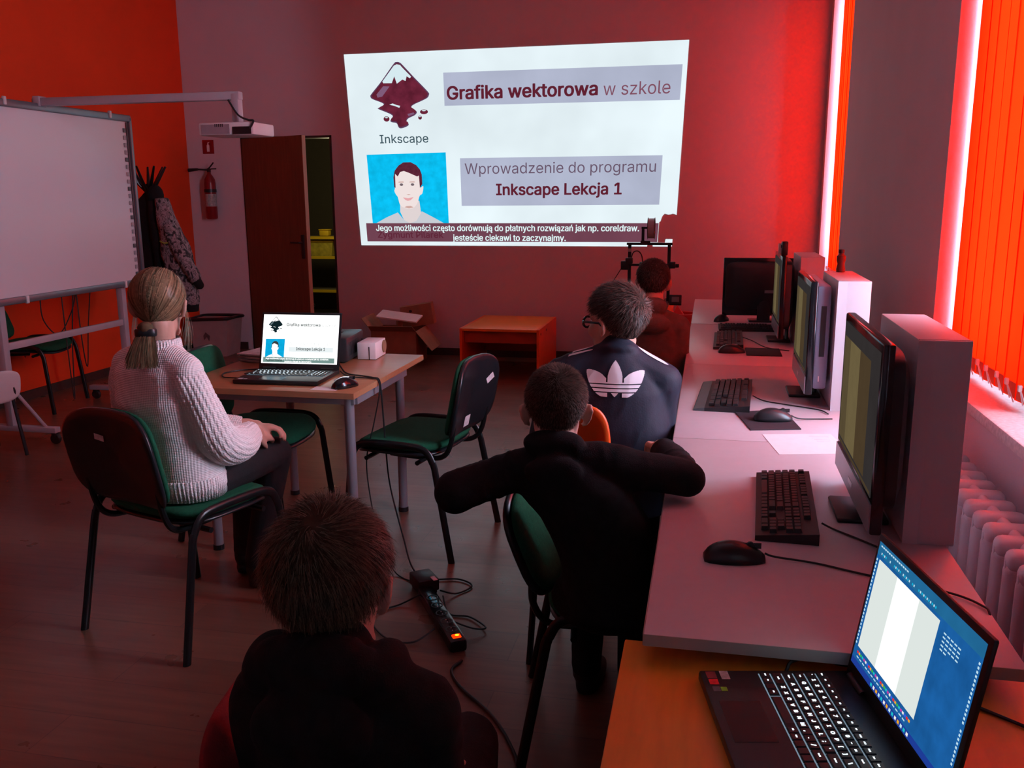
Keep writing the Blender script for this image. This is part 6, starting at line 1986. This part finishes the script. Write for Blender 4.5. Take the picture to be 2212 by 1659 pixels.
# ---- short-haired boy leaning on the desk
root2 = (-0.27, 2.14, 0.0)
torso2 = [((-0.205, 2.17, 0.45), 0.125, 0.115), ((-0.215, 2.16, 0.58), 0.125, 0.108), ((-0.255, 2.14, 0.71), 0.138, 0.100), ((-0.315, 2.12, 0.80), 0.145, 0.088), ((-0.342, 2.12, 0.86), 0.095, 0.066), ((-0.348, 2.125, 0.885), 0.060, 0.055)]
head2 = Fr((-0.358, 2.165, 0.972), (-0.16, 0.985, -0.06), (0, 0, 1), 0.97)
p2, HF, T, fv, rv = person('short-haired boy in black, one arm over the chair back, one on the desk', root2, torso2, (0.08, 0.995),
    sh=((-0.470, 2.11, 0.822), (-0.205, 2.135, 0.850)), el=((-0.580, 2.01, 0.800), (-0.035, 2.205, 0.805)), wr=((-0.515, 2.20, 0.800), (-0.110, 2.465, 0.803)),
    hips=((-0.285, 2.17, 0.48), (-0.145, 2.17, 0.48)), kn=((-0.31, 2.52, 0.47), (-0.17, 2.52, 0.47)), an=((-0.32, 2.52, 0.09), (-0.18, 2.52, 0.09)),
    headF=head2, neck=(-0.352, 2.130, 0.890), mats=dict(top=m_black_top, legs=m_dark_legs, shoe=m_shoe), rad=(0.056, 0.050, 0.040, 0.078, 0.060, 0.046), voxel=0.0055, kids=0.88,
    hands=(((0.2, 0.9, -0.3), (-0.3, 0.2, 0.9), 0.6), ((-0.2, 0.9, -0.1), (0.1, 0.1, 1), 0.9)), fold=0.014,
    hood=[((-0.352, 2.092, 0.910), (0.076, 0.044, 0.036), None), ((-0.345, 2.05, 0.85), (0.070, 0.030, 0.045), None)])
hm2 = hairmat('short_brown_hair', (0.055, 0.036, 0.026), 0.6)
hair_cap(HF, p2, hm2[1], 0.004)
strands(HF, p2, hm2, 9000, 0.009, 0.0007, crown_flow(), 0.9, 0.005, seed=2, segs=2, lenfn=lambda v: 1.0 + 0.8 * max(0, v[2]))

# ---- boy with glasses in a navy jacket
root3 = (-0.29, 2.98, 0.0)
torso3 = [((-0.285, 2.98, 0.45), 0.185, 0.150), ((-0.29, 2.97, 0.60), 0.192, 0.155), ((-0.295, 2.955, 0.75), 0.190, 0.140), ((-0.298, 2.945, 0.87), 0.182, 0.115), ((-0.295, 2.945, 0.94), 0.140, 0.088), ((-0.285, 2.945, 0.985), 0.080, 0.070), ((-0.282, 2.945, 1.005), 0.062, 0.060)]
head3 = Fr((-0.288, 2.975, 1.085), (-0.80, 0.60, -0.02), (0, 0, 1), 1.0)
p3_, HF, T, fv, rv = person('boy with glasses in a navy track jacket with a white emblem on the back', root3, torso3, (-0.06, 1.0),
    sh=((-0.465, 2.935, 0.905), (-0.135, 2.955, 0.900)), el=((-0.530, 2.97, 0.68), (-0.150, 3.02, 0.665)), wr=((-0.40, 3.16, 0.60), (-0.22, 3.22, 0.60)),
    hips=((-0.38, 3.0, 0.50), (-0.20, 3.0, 0.50)), kn=((-0.40, 3.40, 0.50), (-0.20, 3.40, 0.50)), an=((-0.41, 3.42, 0.09), (-0.21, 3.42, 0.09)),
    headF=head3, neck=(-0.282, 2.95, 1.000), mats=dict(top=m_navy_top, legs=m_dark_legs, shoe=m_shoe), rad=(0.066, 0.055, 0.044, 0.088, 0.066, 0.050), voxel=0.0065, fold=0.010,
    hood=[((-0.280, 2.915, 1.012), (0.066, 0.036, 0.026), None)])
hm3 = hairmat('dark_brown_hair', (0.058, 0.038, 0.030), 0.42)
hair_cap(HF, p3_, hm3[1], 0.012, amp=0.006)
strands(HF, p3_, hm3, 9000, 0.036, 0.0014, crown_flow((0.10, -0.80, 0.45), 1.1, 0.15), 0.55, 0.012, seed=3, segs=3, hug=0.25, lenfn=lambda v: 0.55 + 0.75 * max(0, v[2] + 0.2))
gl = MB()
for sx in (-1, 1):
    gl.tube([HF(sx * 0.033 + 0.024 * math.cos(a) , 0.106 - 0.004 * abs(math.cos(a)), 0.000 + 0.018 * math.sin(a)) for a in [2 * PI * k / 16 for k in range(16)]], 0.0042, 6, closed=True)
    gl.tube([HF(sx * 0.058, 0.100, 0.004), HF(sx * 0.074, 0.080, 0.006), HF(sx * 0.086, 0.000, 0.008), HF(sx * 0.086, -0.018, -0.004)], 0.0042, 6)
gl.tube([HF(-0.010, 0.107, 0.004), HF(0.010, 0.107, 0.004)], 0.0036, 6)
gl.build('glasses', m_black_gloss, p3_, True)
# white emblem and shoulder stripes printed on the jacket: follow its surface
def on_surface(objname_parent, cands, co, d):
    for ob in cands:
        ok, loc, nor, _ = ob.ray_cast(Vector(co), Vector(d))
        if ok:
            return loc, nor
    return None, None
bpy.context.view_layer.update()
jk = [c for c in p3_.children if c.name.startswith('jacket')][0]
def leaf(cx, base, tip, w, lean):
    return cx, base, tip, w, lean
def emblem_faces():
    W, H = 0.185, 0.112
    def inside(u, v):
        """three rounded leaves crossed by three bars (u -1..1, v 0..1)"""
        if v < 0.0 or v > 1.0:
            return False
        mid = abs(u) < 0.26 * math.sin(PI * min(1, max(0, (v - 0.02) / 0.98 * 0.92 + 0.08))) ** 0.8 * (1 if v > 0.36 else 1)
        # side leaf: ellipse leaning outward
        x, y = abs(u) - 0.56, v - 0.38
        ca, sa = math.cos(-0.62), math.sin(-0.62)
        p, q = x * ca + y * 0.61 * sa, -x * sa + y * 0.61 * ca
        sd = False
        # lens shape between two arcs
        x0, y0, x1, y1 = 0.06, -0.02, 1.0, 0.70
        t = ((abs(u) - x0) * (x1 - x0) + (v - y0) * (y1 - y0)) / ((x1 - x0) ** 2 + (y1 - y0) ** 2)
        if 0 <= t <= 1:
            px, py = x0 + t * (x1 - x0), y0 + t * (y1 - y0)
            nrm = ((abs(u) - px) * -(y1 - y0) + (v - py) * (x1 - x0)) / math.hypot(x1 - x0, y1 - y0)
            half = 0.27 * math.sin(PI * t) ** 0.75
            sd = abs(nrm) < half
        shape = mid or sd
        if not shape:
            return False
        if v > 0.40:
            gap = abs(abs(u) - 0.27 * math.sin(PI * min(1, max(0, (v - 0.02) * 0.94 + 0.08))) ** 0.8) < 0.035 and not (mid and abs(u) < 0.225)
            return not (gap and sd and not mid)
        for b0 in (0.365, 0.255, 0.145):
            if b0 - 0.035 < v < b0:
                return False
        if v < 0.11:
            return abs(abs(u) - 0.20) > 0.05 and (abs(u) > 0.2 or v > abs(u) * 0.9)
        return True
    n, m = 150, 100
    vs, fs, idx = [], [], {}
    for j in range(m):
        for i in range(n):
            u = (i + 0.5) / n * 2 - 1; v = (j + 0.5) / m
            if not inside(u, v):
                continue
            q = []
            for (a, b_) in ((i, j), (i + 1, j), (i + 1, j + 1), (i, j + 1)):
                if (a, b_) not in idx:
                    uu = (a / n * 2 - 1) * W / 2 * -1; vv = b_ / m * H
                    o_ = T((-0.265, 2.60, 0.866)) - rv * uu * 1.0 + Vector((0, 0, vv))
                    ok, loc, nor, _ = jk.ray_cast(o_, fv)
                    if not ok:
                        loc, nor = o_ + fv * 0.3, -fv
                    idx[(a, b_)] = len(vs)
                    vs.append(loc + nor * 0.0022)
                q.append(idx[(a, b_)])
            fs.append(tuple(q))
    return MB().add(vs, fs)
emblem_faces().build('emblem', pm('white_print', (0.72, 0.72, 0.76), 0.6, var=0.04), p3_, 'all')
for i, (s_, e_) in enumerate((((-0.36, 2.90, 0.99), (-0.52, 2.92, 0.86)), ((-0.215, 2.93, 0.985), (-0.115, 2.93, 0.90)))):
    for k in range(3 if i == 0 else 1):
        vs, fs = [], []
        wd = 0.006 if i == 0 else 0.010
        for j in range(15):
            t = j / 14
            c_ = lerp(s_, e_, t) + Vector((0, 0.018 * k, 0.06))
            w_ = wd * math.sin(PI * min(1, max(0.02, t))) ** 0.5
            for q in (-1, 1):
                o_ = T(c_ + Vector((0.0, q * w_, 0.0)))
                ok, loc, nor, _ = jk.ray_cast(o_, Vector((0, 0.18, -1)))
                vs.append(loc + nor * 0.002 if ok else o_ - Vector((0, 0, 0.06)))
        fs = [(2 * j, 2 * j + 1, 2 * j + 3, 2 * j + 2) for j in range(14)]
        MB().add(vs, fs).build('shoulder_stripe', MATS['white_print'], p3_, 'all')

# ---- boy in a brown hoodie at the far desk
root4 = (-0.25, 4.44, 0.0)
torso4 = [((-0.25, 4.45, 0.45), 0.145, 0.110), ((-0.25, 4.44, 0.60), 0.142, 0.105), ((-0.25, 4.41, 0.75), 0.145, 0.098), ((-0.25, 4.385, 0.86), 0.135, 0.085), ((-0.247, 4.38, 0.93), 0.085, 0.066), ((-0.247, 4.375, 0.96), 0.06, 0.056)]
head4 = Fr((-0.258, 4.385, 1.083), (-0.22, 0.97, -0.05), (0, 0, 1), 0.98)
p4_, HF, T, fv, rv = person('boy in a brown hoodie before the printer', root4, torso4, (0.05, 1.0),
    sh=((-0.375, 4.385, 0.880), (-0.125, 4.375, 0.880)), el=((-0.40, 4.42, 0.64), (-0.125, 4.42, 0.64)), wr=((-0.33, 4.60, 0.58), (-0.18, 4.62, 0.58)),
    hips=((-0.33, 4.47, 0.49), (-0.17, 4.47, 0.49)), kn=((-0.34, 4.84, 0.48), (-0.18, 4.84, 0.48)), an=((-0.35, 4.84, 0.09), (-0.19, 4.84, 0.09)),
    headF=head4, neck=(-0.25, 4.378, 0.965), mats=dict(top=m_brown_top, legs=m_dark_legs, shoe=m_shoe), rad=(0.055, 0.047, 0.038, 0.076, 0.058, 0.045), voxel=0.0075, kids=0.9, fold=0.007,
    hood=[((-0.250, 4.325, 0.982), (0.070, 0.046, 0.045), None), ((-0.247, 4.30, 0.90), (0.085, 0.035, 0.045), None)], top_name='hoodie')
hm4 = hairmat('dark_short_hair', (0.045, 0.032, 0.024), 0.5)
hair_cap(HF, p4_, hm4[1], 0.007)
strands(HF, p4_, hm4, 4500, 0.016, 0.0010, crown_flow(), 0.6, 0.007, seed=4, segs=2)

# ---- nearest boy
root1 = (-0.48, 1.12, 0.0)
torso1 = [((-0.465, 1.14, 0.42), 0.130, 0.115), ((-0.468, 1.12, 0.56), 0.130, 0.110), ((-0.474, 1.09, 0.70), 0.132, 0.105), ((-0.482, 1.075, 0.79), 0.122, 0.092), ((-0.487, 1.075, 0.845), 0.095, 0.072), ((-0.49, 1.078, 0.87), 0.064, 0.060)]
head1 = Fr((-0.515, 1.125, 0.952), (-0.12, 0.985, -0.16), (0, 0, 1), 1.03)
p1_, HF, T, fv, rv = person('nearest boy in a charcoal hoodie seen from behind', root1, torso1, (-0.10, 0.995),
    sh=((-0.588, 1.060, 0.800), (-0.368, 1.085, 0.800)), el=((-0.605, 1.12, 0.58), (-0.372, 1.16, 0.58)), wr=((-0.57, 1.29, 0.54), (-0.42, 1.32, 0.54)),
    hips=((-0.555, 1.15, 0.46), (-0.395, 1.16, 0.46)), kn=((-0.58, 1.50, 0.46), (-0.42, 1.52, 0.46)), an=((-0.59, 1.52, 0.09), (-0.43, 1.54, 0.09)),
    headF=head1, neck=(-0.495, 1.085, 0.875), mats=dict(top=m_charcoal_top, legs=m_dark_legs, shoe=m_shoe), rad=(0.058, 0.048, 0.038, 0.076, 0.058, 0.045), voxel=0.0055, kids=0.92, fold=0.013,
    hood=[((-0.497, 1.030, 0.884), (0.092, 0.046, 0.044), None), ((-0.575, 1.055, 0.866), (0.036, 0.058, 0.036), None), ((-0.415, 1.070, 0.866), (0.036, 0.058, 0.036), None), ((-0.490, 0.990, 0.81), (0.085, 0.035, 0.06), None)], top_name='hoodie')
hm1 = hairmat('sandy_hair', (0.085, 0.070, 0.042), 0.45)
hair_cap(HF, p1_, hm1[1], 0.010, amp=0.006)
strands(HF, p1_, hm1, 9000, 0.032, 0.0008, crown_flow((0.0, -0.62, 0.78), 1.0), 0.55, 0.010, seed=6, segs=4, hug=0.3)
